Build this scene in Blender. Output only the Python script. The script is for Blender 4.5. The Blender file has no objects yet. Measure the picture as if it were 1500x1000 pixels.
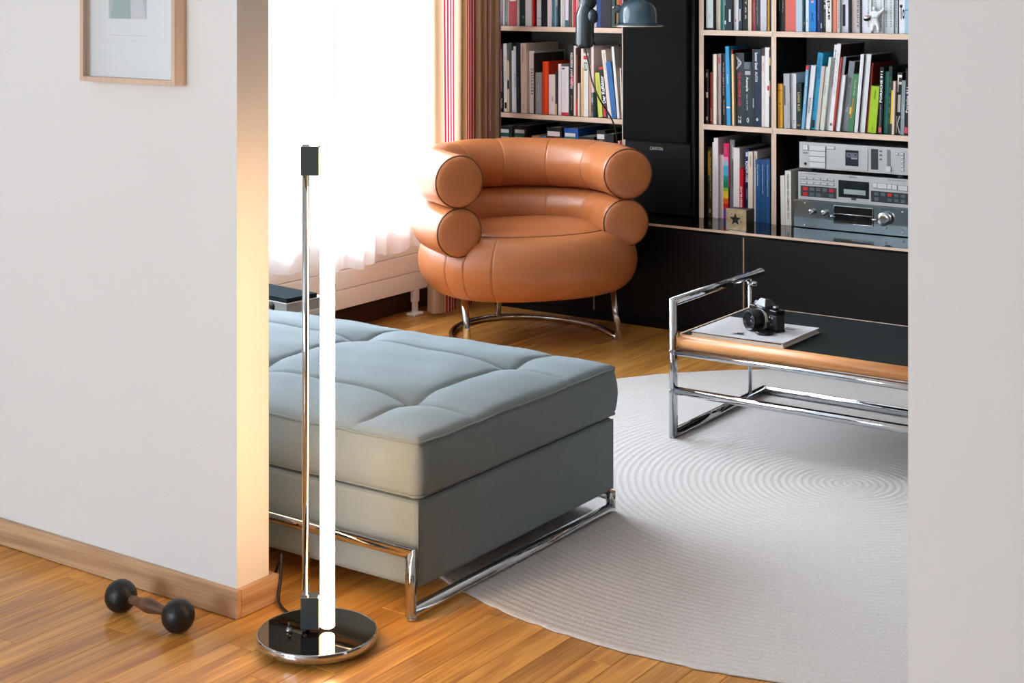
import bpy, bmesh, math, random
from mathutils import Vector, Matrix, Euler
rnd = random.Random(7)
S = bpy.context.scene
COL = S.collection
PI = math.pi

# ---------------------------------------------------------------- camera
F, H, YH, CX = 2330.0, 1.395, -30.0, 750.0
YAW = math.atan2(1620, 2330)
ca, sa = math.cos(YAW), math.sin(YAW)
cd = bpy.data.cameras.new('camera'); cam = bpy.data.objects.new('camera', cd); COL.objects.link(cam)
cd.sensor_width = 36; cd.lens = F/1500*36; cd.shift_y = -(500-YH)/1500; cd.clip_start = .02; cd.clip_end = 100
cam.location = (0, 0, H); cam.rotation_euler = (PI/2, 0, YAW)
S.camera = cam
# ---------------------------------------------------------------- world, daylight, exposure
w = bpy.data.worlds.new('sky'); S.world = w; w.use_nodes = True
bg = w.node_tree.nodes['Background']; bg.inputs[0].default_value = (.80, .90, 1, 1); bg.inputs[1].default_value = 1.2
S.view_settings.view_transform = 'Standard'; S.view_settings.look = 'None'
S.view_settings.exposure = 0.0; S.view_settings.gamma = 1; S.view_settings.use_curve_mapping = False
def area(name, loc, direction, sx, sy, power, col):
    l = bpy.data.lights.new(name, 'AREA'); l.shape = 'RECTANGLE'; l.size = sx; l.size_y = sy; l.energy = power; l.color = col
    o = bpy.data.objects.new(name, l); COL.objects.link(o); o.location = loc
    o.rotation_euler = Vector(direction).to_track_quat('-Z', 'Y').to_euler(); return o
# daylight outside each window; the rear one is added to light the hall wall
area('daylight_living_window', (-8.0, 4.9, 2.6), (1, -.12, -.25), 5.0, 4.0, 3300, (.82, .92, 1))
area('daylight_hall_window', (-4.48, -.55, 1.5), (1, .15, -.05), 2.7, 1.7, 70, (.76, .89, 1))
area('rear_fill_light', (-3.2, -2.78, 1.5), (-.12, 1, -.05), 1.9, 1.7, 165, (.76, .89, 1))

# ---------------------------------------------------------------- pixel helpers (a pixel gives a direction; a known plane gives the distance)
def ray(px, py):
    u = (px-CX)/F
    return Vector((ca*u-sa, sa*u+ca, -(py-YH)/F))
def atz(px, py, z=0.0):
    r = ray(px, py); return Vector((0, 0, H)) + r*((z-H)/r.z)
def atY(px, py, Y):
    r = ray(px, py); return Vector((0, 0, H)) + r*(Y/r.y)
def lat(u, d, z=0): return Vector((ca*u-sa*d, sa*u+ca*d, z))     # lateral / depth -> room

# ---------------------------------------------------------------- materials
def lin(c):
    return tuple((x/255/12.92 if x/255 <= .04045 else ((x/255+.055)/1.055)**2.4) for x in c)
MC = {}
def mat(name, col, rough=.5, metal=0, bump=0, bscale=60, var=0, vscale=8, spec=None, coat=0):
    if name in MC: return MC[name]
    m = bpy.data.materials.new(name); m.use_nodes = True; nt = m.node_tree; b = nt.nodes['Principled BSDF']
    c = lin(col); b.inputs['Base Color'].default_value = (*c, 1)
    b.inputs['Roughness'].default_value = rough; b.inputs['Metallic'].default_value = metal
    if spec is not None: b.inputs['Specular IOR Level'].default_value = spec
    if coat: b.inputs['Coat Weight'].default_value = coat; b.inputs['Coat Roughness'].default_value = .1
    if bump or var:
        tc = nt.nodes.new('ShaderNodeTexCoord')
    if var:
        n = nt.nodes.new('ShaderNodeTexNoise'); n.inputs['Scale'].default_value = vscale; n.inputs['Detail'].default_value = 4
        nt.links.new(tc.outputs['Object'], n.inputs['Vector'])
        mp = nt.nodes.new('ShaderNodeMapRange'); mp.inputs[1].default_value = .3; mp.inputs[2].default_value = .7
        mp.inputs[3].default_value = 1-var; mp.inputs[4].default_value = 1+var
        nt.links.new(n.outputs['Fac'], mp.inputs[0])
        mx = nt.nodes.new('ShaderNodeVectorMath'); mx.operation = 'SCALE'; mx.inputs[0].default_value = c
        nt.links.new(mp.outputs[0], mx.inputs['Scale']); nt.links.new(mx.outputs[0], b.inputs['Base Color'])
    if bump:
        n2 = nt.nodes.new('ShaderNodeTexNoise'); n2.inputs['Scale'].default_value = bscale; n2.inputs['Detail'].default_value = 3
        nt.links.new(tc.outputs['Object'], n2.inputs['Vector'])
        bp = nt.nodes.new('ShaderNodeBump'); bp.inputs['Strength'].default_value = bump; bp.inputs['Distance'].default_value = .004
        nt.links.new(n2.outputs['Fac'], bp.inputs['Height']); nt.links.new(bp.outputs[0], b.inputs['Normal'])
    MC[name] = m; return m
def wood(name, dark, light, axis, rough=.35, rand=.0, scale=1.0, coat=0):
    """grain running along the given local axis"""
    if name in MC: return MC[name]
    m = bpy.data.materials.new(name); m.use_nodes = True; nt = m.node_tree; b = nt.nodes['Principled BSDF']; L = nt.links.new
    tc = nt.nodes.new('ShaderNodeTexCoord'); oi = nt.nodes.new('ShaderNodeObjectInfo')
    mu = nt.nodes.new('ShaderNodeMath'); mu.operation = 'MULTIPLY'; mu.inputs[1].default_value = 91.0; L(oi.outputs['Random'], mu.inputs[0])
    ad = nt.nodes.new('ShaderNodeVectorMath'); ad.operation = 'ADD'; L(tc.outputs['Object'], ad.inputs[0]); L(mu.outputs[0], ad.inputs[1])
    mp = nt.nodes.new('ShaderNodeMapping'); sc = [22*scale]*3; sc[axis] = 1.3*scale; mp.inputs['Scale'].default_value = sc
    L(ad.outputs[0], mp.inputs['Vector'])
    n1 = nt.nodes.new('ShaderNodeTexNoise'); n1.inputs['Scale'].default_value = 1; n1.inputs['Detail'].default_value = 5; n1.inputs['Distortion'].default_value = 1.2
    L(mp.outputs[0], n1.inputs['Vector'])
    mp2 = nt.nodes.new('ShaderNodeMapping'); sc = [160*scale]*3; sc[axis] = 5*scale; mp2.inputs['Scale'].default_value = sc
    L(ad.outputs[0], mp2.inputs['Vector'])
    n2 = nt.nodes.new('ShaderNodeTexNoise'); n2.inputs['Scale'].default_value = 1; n2.inputs['Detail'].default_value = 2; L(mp2.outputs[0], n2.inputs['Vector'])
    a2 = nt.nodes.new('ShaderNodeMath'); a2.operation = 'MULTIPLY_ADD'; a2.inputs[1].default_value = .55; L(n2.outputs['Fac'], a2.inputs[0]); L(n1.outputs['Fac'], a2.inputs[2])
    cr = nt.nodes.new('ShaderNodeValToRGB'); cr.color_ramp.elements[0].position = .48; cr.color_ramp.elements[1].position = 1.05-.05
    cr.color_ramp.elements[0].color = (*lin(dark), 1); cr.color_ramp.elements[1].color = (*lin(light), 1)
    L(a2.outputs[0], cr.inputs[0])
    out = cr.outputs[0]
    if rand:
        mr = nt.nodes.new('ShaderNodeMapRange'); mr.inputs[3].default_value = 1-rand; mr.inputs[4].default_value = 1+rand*.7; L(oi.outputs['Random'], mr.inputs[0])
        sm = nt.nodes.new('ShaderNodeVectorMath'); sm.operation = 'SCALE'; L(out, sm.inputs[0]); L(mr.outputs[0], sm.inputs['Scale']); out = sm.outputs[0]
    L(out, b.inputs['Base Color']); b.inputs['Roughness'].default_value = rough
    if coat: b.inputs['Coat Weight'].default_value = coat; b.inputs['Coat Roughness'].default_value = .18
    bp = nt.nodes.new('ShaderNodeBump'); bp.inputs['Strength'].default_value = .12; bp.inputs['Distance'].default_value = .001
    L(n2.outputs['Fac'], bp.inputs['Height']); L(bp.outputs[0], b.inputs['Normal'])
    MC[name] = m; return m
def colm(c, rough=.42):
    return mat('print_%02x%02x%02x_%d' % (*[int(x) for x in c], int(rough*100)), c, rough, spec=.28)
def emis(name, col, strength):
    m = bpy.data.materials.new(name); m.use_nodes = True; b = m.node_tree.nodes['Principled BSDF']
    b.inputs['Base Color'].default_value = (.9, .9, .9, 1); b.inputs['Emission Color'].default_value = (*col, 1); b.inputs['Emission Strength'].default_value = strength
    MC[name] = m; return m
def cloth_mat(name, col, transl, transp, stripes=False):
    m = bpy.data.materials.new(name); m.use_nodes = True; nt = m.node_tree; L = nt.links.new
    for n in list(nt.nodes):
        if n.type == 'BSDF_PRINCIPLED': nt.nodes.remove(n)
    out = [n for n in nt.nodes if n.type == 'OUTPUT_MATERIAL'][0]
    d = nt.nodes.new('ShaderNodeBsdfDiffuse'); t = nt.nodes.new('ShaderNodeBsdfTranslucent'); p = nt.nodes.new('ShaderNodeBsdfTransparent')
    for q in (d, t): q.inputs[0].default_value = (*lin(col), 1)
    if stripes:
        uv = nt.nodes.new('ShaderNodeUVMap'); sp = nt.nodes.new('ShaderNodeSeparateXYZ'); L(uv.outputs[0], sp.inputs[0])
        md = nt.nodes.new('ShaderNodeMath'); md.operation = 'FRACT'; L(sp.outputs[0], md.inputs[0])
        cr = nt.nodes.new('ShaderNodeValToRGB'); cr.color_ramp.interpolation = 'CONSTANT'
        tan, red, wht = (*lin(col), 1), (*lin((178, 30, 48)), 1), (*lin((225, 205, 196)), 1)
        e = cr.color_ramp.elements; e[0].position = 0; e[0].color = tan; e[1].position = .60; e[1].color = wht
        x = .615
        for k in range(4):
            a = e.new(x); a.color = red; a2 = e.new(x+.038); a2.color = wht if k < 3 else tan; x += .064
        L(md.outputs[0], cr.inputs[0])
        for q in (d, t): L(cr.outputs[0], q.inputs[0])
    m1 = nt.nodes.new('ShaderNodeMixShader'); m1.inputs[0].default_value = transl; L(d.outputs[0], m1.inputs[1]); L(t.outputs[0], m1.inputs[2])
    m2 = nt.nodes.new('ShaderNodeMixShader'); m2.inputs[0].default_value = transp; L(m1.outputs[0], m2.inputs[1]); L(p.outputs[0], m2.inputs[2])
    L(m2.outputs[0], out.inputs[0]); MC[name] = m; return m
def glass_pane(name='window_glass'):
    if name in MC: return MC[name]
    m = bpy.data.materials.new(name); m.use_nodes = True; nt = m.node_tree; L = nt.links.new
    for n in list(nt.nodes):
        if n.type == 'BSDF_PRINCIPLED': nt.nodes.remove(n)
    out = [n for n in nt.nodes if n.type == 'OUTPUT_MATERIAL'][0]
    p = nt.nodes.new('ShaderNodeBsdfTransparent'); g = nt.nodes.new('ShaderNodeBsdfGlossy'); g.inputs['Roughness'].default_value = .02
    fr = nt.nodes.new('ShaderNodeFresnel'); fr.inputs[0].default_value = 1.3
    x = nt.nodes.new('ShaderNodeMixShader'); L(fr.outputs[0], x.inputs[0]); L(p.outputs[0], x.inputs[1]); L(g.outputs[0], x.inputs[2]); L(x.outputs[0], out.inputs[0])
    MC[name] = m; return m

WALL = mat('painted_wall', (226, 224, 223), .9, bump=.12, bscale=180)
CEIL = mat('ceiling_paint', (232, 231, 229), .9)
CHROME = mat('chrome', (196, 200, 204), .06, 1)
STEEL = mat('brushed_steel', (170, 172, 175), .3, 1)
BLACKMETAL = mat('slate_metal', (66, 76, 80), .4, .2)
BLACK = mat('black_laminate', (9, 9, 11), .5, spec=.25)
GLOSSBLACK = mat('gloss_black_top', (10, 10, 12), .07)
OAK = wood('oak_skirting', (158, 118, 84), (206, 170, 134), 0, .45)
OAKY = wood('oak_skirting_y', (158, 118, 84), (206, 170, 134), 1, .45)
FLOORW = wood('oak_parquet', (160, 98, 36), (234, 172, 88), 1, .30, rand=.16, coat=.25)
BEECH = wood('beech_rail', (176, 108, 56), (214, 150, 92), 0, .4)
PLY = wood('birch_edge', (204, 172, 146), (228, 202, 180), 0, .5, scale=.8)
PLYZ = wood('birch_edge_z', (204, 172, 146), (228, 202, 180), 2, .5, scale=.8)
FRAMEW = wood('maple_frame', (200, 168, 142), (220, 194, 172), 2, .45, scale=.8)
LEATHER = mat('tan_leather', (176, 106, 61), .32, bump=.08, bscale=220, var=.10, vscale=5, spec=.5)
LEATHERD = mat('leather_piping', (96, 52, 26), .5)
FABRIC = mat('grey_blue_fabric', (119, 131, 136), .92, bump=.18, bscale=900, var=.03, vscale=30)
FABRICP = mat('grey_blue_piping', (112, 122, 125), .9)
PAPER = mat('paper_edges', (226, 217, 203), .8)
RUGM = mat('wool_rug', (202, 197, 194), .95, bump=.55, bscale=330, var=.07, vscale=140)

# ---------------------------------------------------------------- mesh helpers
def box(bm, a, b):
    x0, y0, z0 = a; x1, y1, z1 = b
    v = [bm.verts.new(p) for p in ((x0,y0,z0),(x1,y0,z0),(x1,y1,z0),(x0,y1,z0),(x0,y0,z1),(x1,y0,z1),(x1,y1,z1),(x0,y1,z1))]
    for f in ((0,3,2,1),(4,5,6,7),(0,1,5,4),(1,2,6,5),(2,3,7,6),(3,0,4,7)): bm.faces.new([v[i] for i in f])
    return v
def rbox(bm, a, b, r=.003, seg=2):
    t = bmesh.new(); box(t, a, b); bmesh.ops.bevel(t, geom=t.edges[:], offset=r, segments=seg, affect='EDGES', profile=.5)
    merge(bm, t)
def merge(bm, t, M=None):
    mp = {}
    for v in t.verts: mp[v] = bm.verts.new(M @ v.co if M else v.co)
    for f in t.faces:
        nf = bm.faces.new([mp[v] for v in f.verts]); nf.smooth = f.smooth
    t.free()
def frames(pts, closed):
    n = len(pts); T = []
    for i in range(n):
        a = pts[(i-1) % n] if (closed or i) else pts[i]; b = pts[(i+1) % n] if (closed or i < n-1) else pts[i]
        T.append((b-a).normalized())
    up = Vector((0, 0, 1)) if abs(T[0].z) < .9 else Vector((1, 0, 0))
    N = (up - T[0]*up.dot(T[0])).normalized(); out = []
    for i in range(n):
        N = (N - T[i]*N.dot(T[i])).normalized(); out.append((T[i], N, T[i].cross(N)))
    return out
def tube(bm, pts, r, seg=14, closed=False, cap=True, smooth=True):
    pts = [Vector(p) for p in pts]; fr = frames(pts, closed); rings = []
    for i, p in enumerate(pts):
        rr = r[i] if isinstance(r, (list, tuple)) else r
        _, N, B = fr[i]
        rings.append([bm.verts.new(p + (N*math.cos(2*PI*k/seg) + B*math.sin(2*PI*k/seg))*rr) for k in range(seg)])
    m = len(rings)
    for i in range(m if closed else m-1):
        A, Bq = rings[i], rings[(i+1) % m]
        for k in range(seg):
            f = bm.faces.new((A[k], A[(k+1) % seg], Bq[(k+1) % seg], Bq[k])); f.smooth = smooth
    if cap and not closed:
        bm.faces.new(rings[0][::-1]); bm.faces.new(rings[-1])
    return rings
def fillet(pts, r, n=6):
    pts = [Vector(p) for p in pts]; out = [pts[0]]
    for i in range(1, len(pts)-1):
        a, p, b = pts[i-1], pts[i], pts[i+1]; da = (a-p).normalized(); db = (b-p).normalized()
        p0 = p+da*r; p1 = p+db*r
        for k in range(n+1):
            t = k/n; out.append(p0*(1-t)**2 + p*2*t*(1-t) + p1*t*t)
    out.append(pts[-1]); return out
def mtube(bm, p0, p1, r, prev=None, nxt=None, seg=18):
    """straight tube from p0 to p1, ends mitred towards prev / nxt points"""
    p0, p1 = Vector(p0), Vector(p1); a = (p1-p0).normalized()
    up = Vector((0, 0, 1)) if abs(a.z) < .9 else Vector((1, 0, 0)); N = (up-a*up.dot(a)).normalized(); B = a.cross(N)
    def ring(P, n):
        o = []
        for k in range(seg):
            v = (N*math.cos(2*PI*k/seg)+B*math.sin(2*PI*k/seg))*r
            t = -(v.dot(n))/a.dot(n) if n else 0
            o.append(bm.verts.new(P+v+a*t))
        return o
    n0 = (a+(p0-Vector(prev)).normalized()) if prev is not None else None
    n1 = (a+(Vector(nxt)-p1).normalized()) if nxt is not None else None
    A, C = ring(p0, n0), ring(p1, n1)
    for k in range(seg):
        f = bm.faces.new((A[k], A[(k+1) % seg], C[(k+1) % seg], C[k])); f.smooth = True
    bm.faces.new(A[::-1]); bm.faces.new(C)
def lathe(bm, prof, seg=32, M=None, smooth=True):
    M = M or Matrix(); rings = []
    for r, z in prof:
        if r < 1e-6: rings.append([bm.verts.new(M @ Vector((0, 0, z)))])
        else: rings.append([bm.verts.new(M @ Vector((r*math.cos(2*PI*k/seg), r*math.sin(2*PI*k/seg), z))) for k in range(seg)])
    for A, B in zip(rings, rings[1:]):
        for k in range(seg):
            k2 = (k+1) % seg
            if len(A) == 1 and len(B) == 1: continue
            if len(A) == 1: f = bm.faces.new((A[0], B[k2], B[k]))
            elif len(B) == 1: f = bm.faces.new((A[k], A[k2], B[0]))
            else: f = bm.faces.new((A[k], A[k2], B[k2], B[k]))
            f.smooth = smooth
def prism(bm, poly, y0, y1, M=None):
    """poly in x,z; extruded along y"""
    M = M or Matrix()
    A = [bm.verts.new(M @ Vector((x, y0, z))) for x, z in poly]; B = [bm.verts.new(M @ Vector((x, y1, z))) for x, z in poly]
    n = len(poly); bm.faces.new(A); bm.faces.new(B[::-1])
    for k in range(n): bm.faces.new((A[k], B[k], B[(k+1) % n], A[(k+1) % n]))
def along(axis):
    """matrix turning +Z into the given direction"""
    return Vector(axis).to_track_quat('Z', 'Y').to_matrix().to_4x4()
def obj(name, bm, m, parent=None, loc=None, rot=None):
    me = bpy.data.meshes.new(name)
    if isinstance(bm, bmesh.types.BMesh):
        bmesh.ops.recalc_face_normals(bm, faces=bm.faces[:]); bm.to_mesh(me); bm.free()
    else: me = bm
    if not me.materials: me.materials.append(m)
    o = bpy.data.objects.new(name, me); COL.objects.link(o)
    if parent: o.parent = parent
    if loc is not None: o.location = loc
    if rot is not None: o.rotation_euler = rot
    return o
def thing(name, label, cat, loc=(0, 0, 0), rotz=0, group=None):
    o = bpy.data.objects.new(name, None); COL.objects.link(o); o.empty_display_size = .1
    o.location = loc; o.rotation_euler = (0, 0, rotz); tag(o, label, cat, group); return o
def tag(o, label, cat, group=None):
    o['label'] = label; o['category'] = cat
    if group: o['group'] = group
    return o
def struct(name, bm, m, label=None):
    o = obj(name, bm, m); o['kind'] = 'structure'
    if label: o['label'] = label
    return o
def B(name, a, b, m, parent=None, r=0):
    bm = bmesh.new()
    if r: rbox(bm, a, b, r)
    else: box(bm, a, b)
    return obj(name, bm, m, parent)
def text_mesh(s, bold=0.0):
    cu = bpy.data.curves.new('lettering', 'FONT'); cu.body = s; cu.size = 1; cu.offset = bold; cu.resolution_u = 2
    o = bpy.data.objects.new('lettering', cu); COL.objects.link(o)
    dg = bpy.context.evaluated_depsgraph_get(); me = bpy.data.meshes.new_from_object(o.evaluated_get(dg))
    bpy.data.objects.remove(o); bpy.data.curves.remove(cu)
    return me
def lettering(name, s, m, parent, origin, xdir, ydir, length, height, bold=.0):
    """flat printed text: centred on origin, running along xdir, letters standing along ydir"""
    me = text_mesh(s, bold); me.materials.clear()
    if not me.vertices: return None
    xs = [v.co.x for v in me.vertices]; ys = [v.co.y for v in me.vertices]
    x0, x1, y0, y1 = min(xs), max(xs), min(ys), max(ys)
    X, Y = Vector(xdir), Vector(ydir); O = Vector(origin)
    for v in me.vertices:
        v.co = O + X*((v.co.x-(x0+x1)/2)/(x1-x0)*length) + Y*((v.co.y-(y0+y1)/2)/(y1-y0)*height)
    return obj(name, me, m, parent)

# ================================================================ the room
WX = -4.2                      # window wall
YW0, YW1 = 2.516, 2.616        # partition between hall and living room
YB = 6.11                      # back wall
struct('floor', (lambda bm: (box(bm, (-4.4, -2.6, -.12), (2.7, 6.3, -.012)), bm)[1])(bmesh.new()), mat('subfloor', (70, 42, 20), .8))
floor = bpy.data.objects['floor']
# oak strips: the ones in view are pieces of their own, the rest is one part
PW = .072; lens = (.42, .6, .82)
def plank_mesh(L, target=None, off=(0, 0)):
    t = bmesh.new(); box(t, (.0004, .0004, -.012), (PW-.0004, L-.0004, 0))
    top = [e for e in t.edges if all(abs(v.co.z) < 1e-6 for v in e.verts)]
    bmesh.ops.bevel(t, geom=top, offset=.0008, segments=1, affect='EDGES')
    return t
pm = {}
for L in lens:
    me = bpy.data.meshes.new('plank'); t = plank_mesh(L); t.to_mesh(me); t.free(); me.materials.append(FLOORW); pm[L] = me
rest = bmesh.new(); spots = []
x = -4.2+.0
while x < 2.4:
    y = -2.5 + rnd.random()*-.6
    while y < 6.1:
        L = rnd.choice(lens); spots.append((x, y, L)); y += L
    x += PW
def pix(X, Y, Z=0):
    u = ca*X+sa*Y; d = -sa*X+ca*Y
    return (CX+F*u/max(d, .05), YH+F*(H-Z)/max(d, .05), d)
def score(s):
    x, y, L = s; best = -1
    for k in range(5):
        X, Y = x+PW/2, y+L*k/4; px, py, d = pix(X, Y)
        if d < .5 or not (-40 < px < 1340 and py < 1060): continue
        if (X+1.737)**2+(Y-4.128)**2 < 1.24**2: continue
        if Y > YW0-.05 and (X < -2.45 or X > -.9) and Y < 2.75: continue
        if Y > 2.75 and px < 394: continue
        if Y > 5.56: continue
        if -4.05 < X < -2.2 and 2.8 < Y < 3.5: continue
        best = max(best, 1/d)
    return best
spots.sort(key=score, reverse=True)
for i, (x, y, L) in enumerate(spots):
    if i < 300 and score((x, y, L)) > 0:
        o = bpy.data.objects.new('plank', pm[L]); COL.objects.link(o); o.parent = floor; o.location = (x, y, 0)
    else:
        t = plank_mesh(L); merge(rest, t, Matrix.Translation((x, y, 0)))
o = obj('plank_field', rest, FLOORW, floor); o['kind'] = 'stuff'

def wall(name, a, b, m=WALL): return B(name, a, b, m)
def swall(name, boxes, m=WALL):
    bm = bmesh.new()
    for a, b in boxes: box(bm, a, b)
    return struct(name, bm, m)
ZC = 2.5
swall('wall_left', [((-4.2, YW0, 0), (-2.483, YW1, ZC))])
swall('wall_right', [((-.957, YW0, 0), (2.5, YW1, ZC))])
swall('wall_back', [((-4.4, YB, 0), (2.7, YB+.1, ZC))])
def holed(x0, x1, wins):
    bx = []; y = -2.5
    for (a, b, z0, z1) in wins:
        bx += [((x0, y, 0), (x1, a, ZC)), ((x0, a, 0), (x1, b, z0)), ((x0, a, z1), (x1, b, ZC))]; y = b
    bx.append(((x0, y, 0), (x1, YB, ZC))); return bx
W1 = (3.0, 5.42, .43, 2.32); W2 = (-2.0, .8, .7, 2.3)
swall('wall_window', holed(WX-.2, WX, [W2, W1]))
swall('wall_east', holed(2.5, 2.7, []), wood('bounce_damping_wall', (84, 62, 46), (120, 92, 70), 2, .5))  # unseen wall given dark wood to cut the bounced light
swall('wall_rear', [((-4.4, -2.7, 0), (-4.15, -2.5, ZC)), ((-2.2, -2.7, 0), (2.7, -2.5, ZC)), ((-4.15, -2.7, 0), (-2.2, -2.5, .7)), ((-4.15, -2.7, 2.3), (-2.2, -2.5, ZC))])
swall('ceiling', [((-4.4, -2.7, ZC), (2.7, YB+.1, ZC+.1))], CEIL)
WHITEP = mat('white_window_paint', (230, 230, 228), .5)
def window(n, X, wdef, mull, label):
    a, b, z0, z1 = wdef; fw = .06
    root = bpy.data.objects.new('window_%d' % n, None); COL.objects.link(root); root['kind'] = 'structure'; root['label'] = label
    bm = bmesh.new()
    box(bm, (X-.03, a, z0), (X+.03, b, z0+fw)); box(bm, (X-.03, a, z1-fw), (X+.03, b, z1))
    box(bm, (X-.03, a, z0+fw), (X+.03, a+fw, z1-fw)); box(bm, (X-.03, b-fw, z0+fw), (X+.03, b, z1-fw))
    obj('window_frame', bm, WHITEP, root)
    ys = [a+fw+(b-a-2*fw)*k/mull for k in range(mull+1)]
    for k in range(1, mull): B('mullion', (X-.03, ys[k]-.03, z0+fw), (X+.03, ys[k]+.03, z1-fw), WHITEP, root)
    for k in range(mull):
        B('pane', (X-.003, ys[k]+(.03 if k else 0), z0+fw), (X+.003, ys[k+1]-(.03 if k < mull-1 else 0), z1-fw), glass_pane(), root)
window(1, WX-.12, W1, 3, 'wide window behind the white sheer curtain')
window(2, WX-.12, W2, 2, 'hall window that lights the front wall')
root = bpy.data.objects.new('window_3', None); COL.objects.link(root); root['kind'] = 'structure'; root['label'] = 'added hall window behind the viewer, put in for fill light'  # unseen window added so its fill light balances the hall walls
bm = bmesh.new()
for a, b in (((-4.15, -2.64, .7), (-2.2, -2.58, .76)), ((-4.15, -2.64, 2.24), (-2.2, -2.58, 2.3)), ((-4.15, -2.64, .76), (-4.09, -2.58, 2.24)), ((-2.26, -2.64, .76), (-2.2, -2.58, 2.24)), ((-3.2, -2.64, .76), (-3.14, -2.58, 2.24))): box(bm, a, b)
obj('window_frame', bm, WHITEP, root)
for a, b in ((-4.09, -3.2), (-3.14, -2.26)): B('pane', (a, -2.613, .76), (b, -2.607, 2.24), glass_pane(), root)
# skirting
bm = bmesh.new(); rbox(bm, (-4.2, 2.501, .001), (-2.4685, 2.516, .062), .0015, 1)
o = struct('baseboard_left', bm, OAK, 'pale oak skirting board along the hall wall')
B('baseboard_return', (-2.483, 2.516, .001), (-2.468, 2.634, .062), OAKY, o, .0015)
B('baseboard_inner', (-4.2, 2.616, .001), (-2.483, 2.634, .062), OAK, o, .0015)
bm = bmesh.new(); rbox(bm, (-.972, 2.501, .001), (2.5, 2.516, .062), .0015, 1); struct('baseboard_right', bm, OAK)
bm = bmesh.new(); rbox(bm, (WX, 2.64, .001), (WX+.018, 5.5, .075), .0015, 1)
struct('baseboard_window', bm, wood('dark_skirting', (58, 34, 22), (84, 52, 32), 1, .5), 'dark wooden skirting board below the radiator')

# ================================================================ rug
def build_rug():
    cx, cy, R = -1.737, 4.128, 1.29; n = 62; seg = 320; sp = R/n
    bm = bmesh.new(); prev = None; prof = []
    for i in range(n):
        r0 = i*sp
        prof += [(max(r0, .0005), .0048), (r0+sp*.28, .0066), (r0+sp*.72, .0066)]
    prof += [(R, .0048), (R+.003, .0025), (R, .0003)]
    rr = random.Random(3)
    edge = [rr.uniform(-.003, .003) for _ in range(seg)]
    for j, (r, z) in enumerate(prof):
        ring = []
        for k in range(seg):
            a = 2*PI*k/seg; q = r*(1+.0006*math.sin(3*a+j*.02))+(edge[k] if j > len(prof)-4 else 0)
            ring.append(bm.verts.new((q*math.cos(a), q*math.sin(a), z)))
        if prev:
            for k in range(seg):
                f = bm.faces.new((prev[k], ring[k], ring[(k+1) % seg], prev[(k+1) % seg])); f.smooth = True
        else: bm.faces.new(ring)
        prev = ring
    o = obj('round_rug', bm, RUGM, loc=(cx, cy, .0005)); tag(o, 'large round off-white braided rug with concentric coils on the parquet', 'rug')
build_rug()

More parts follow.
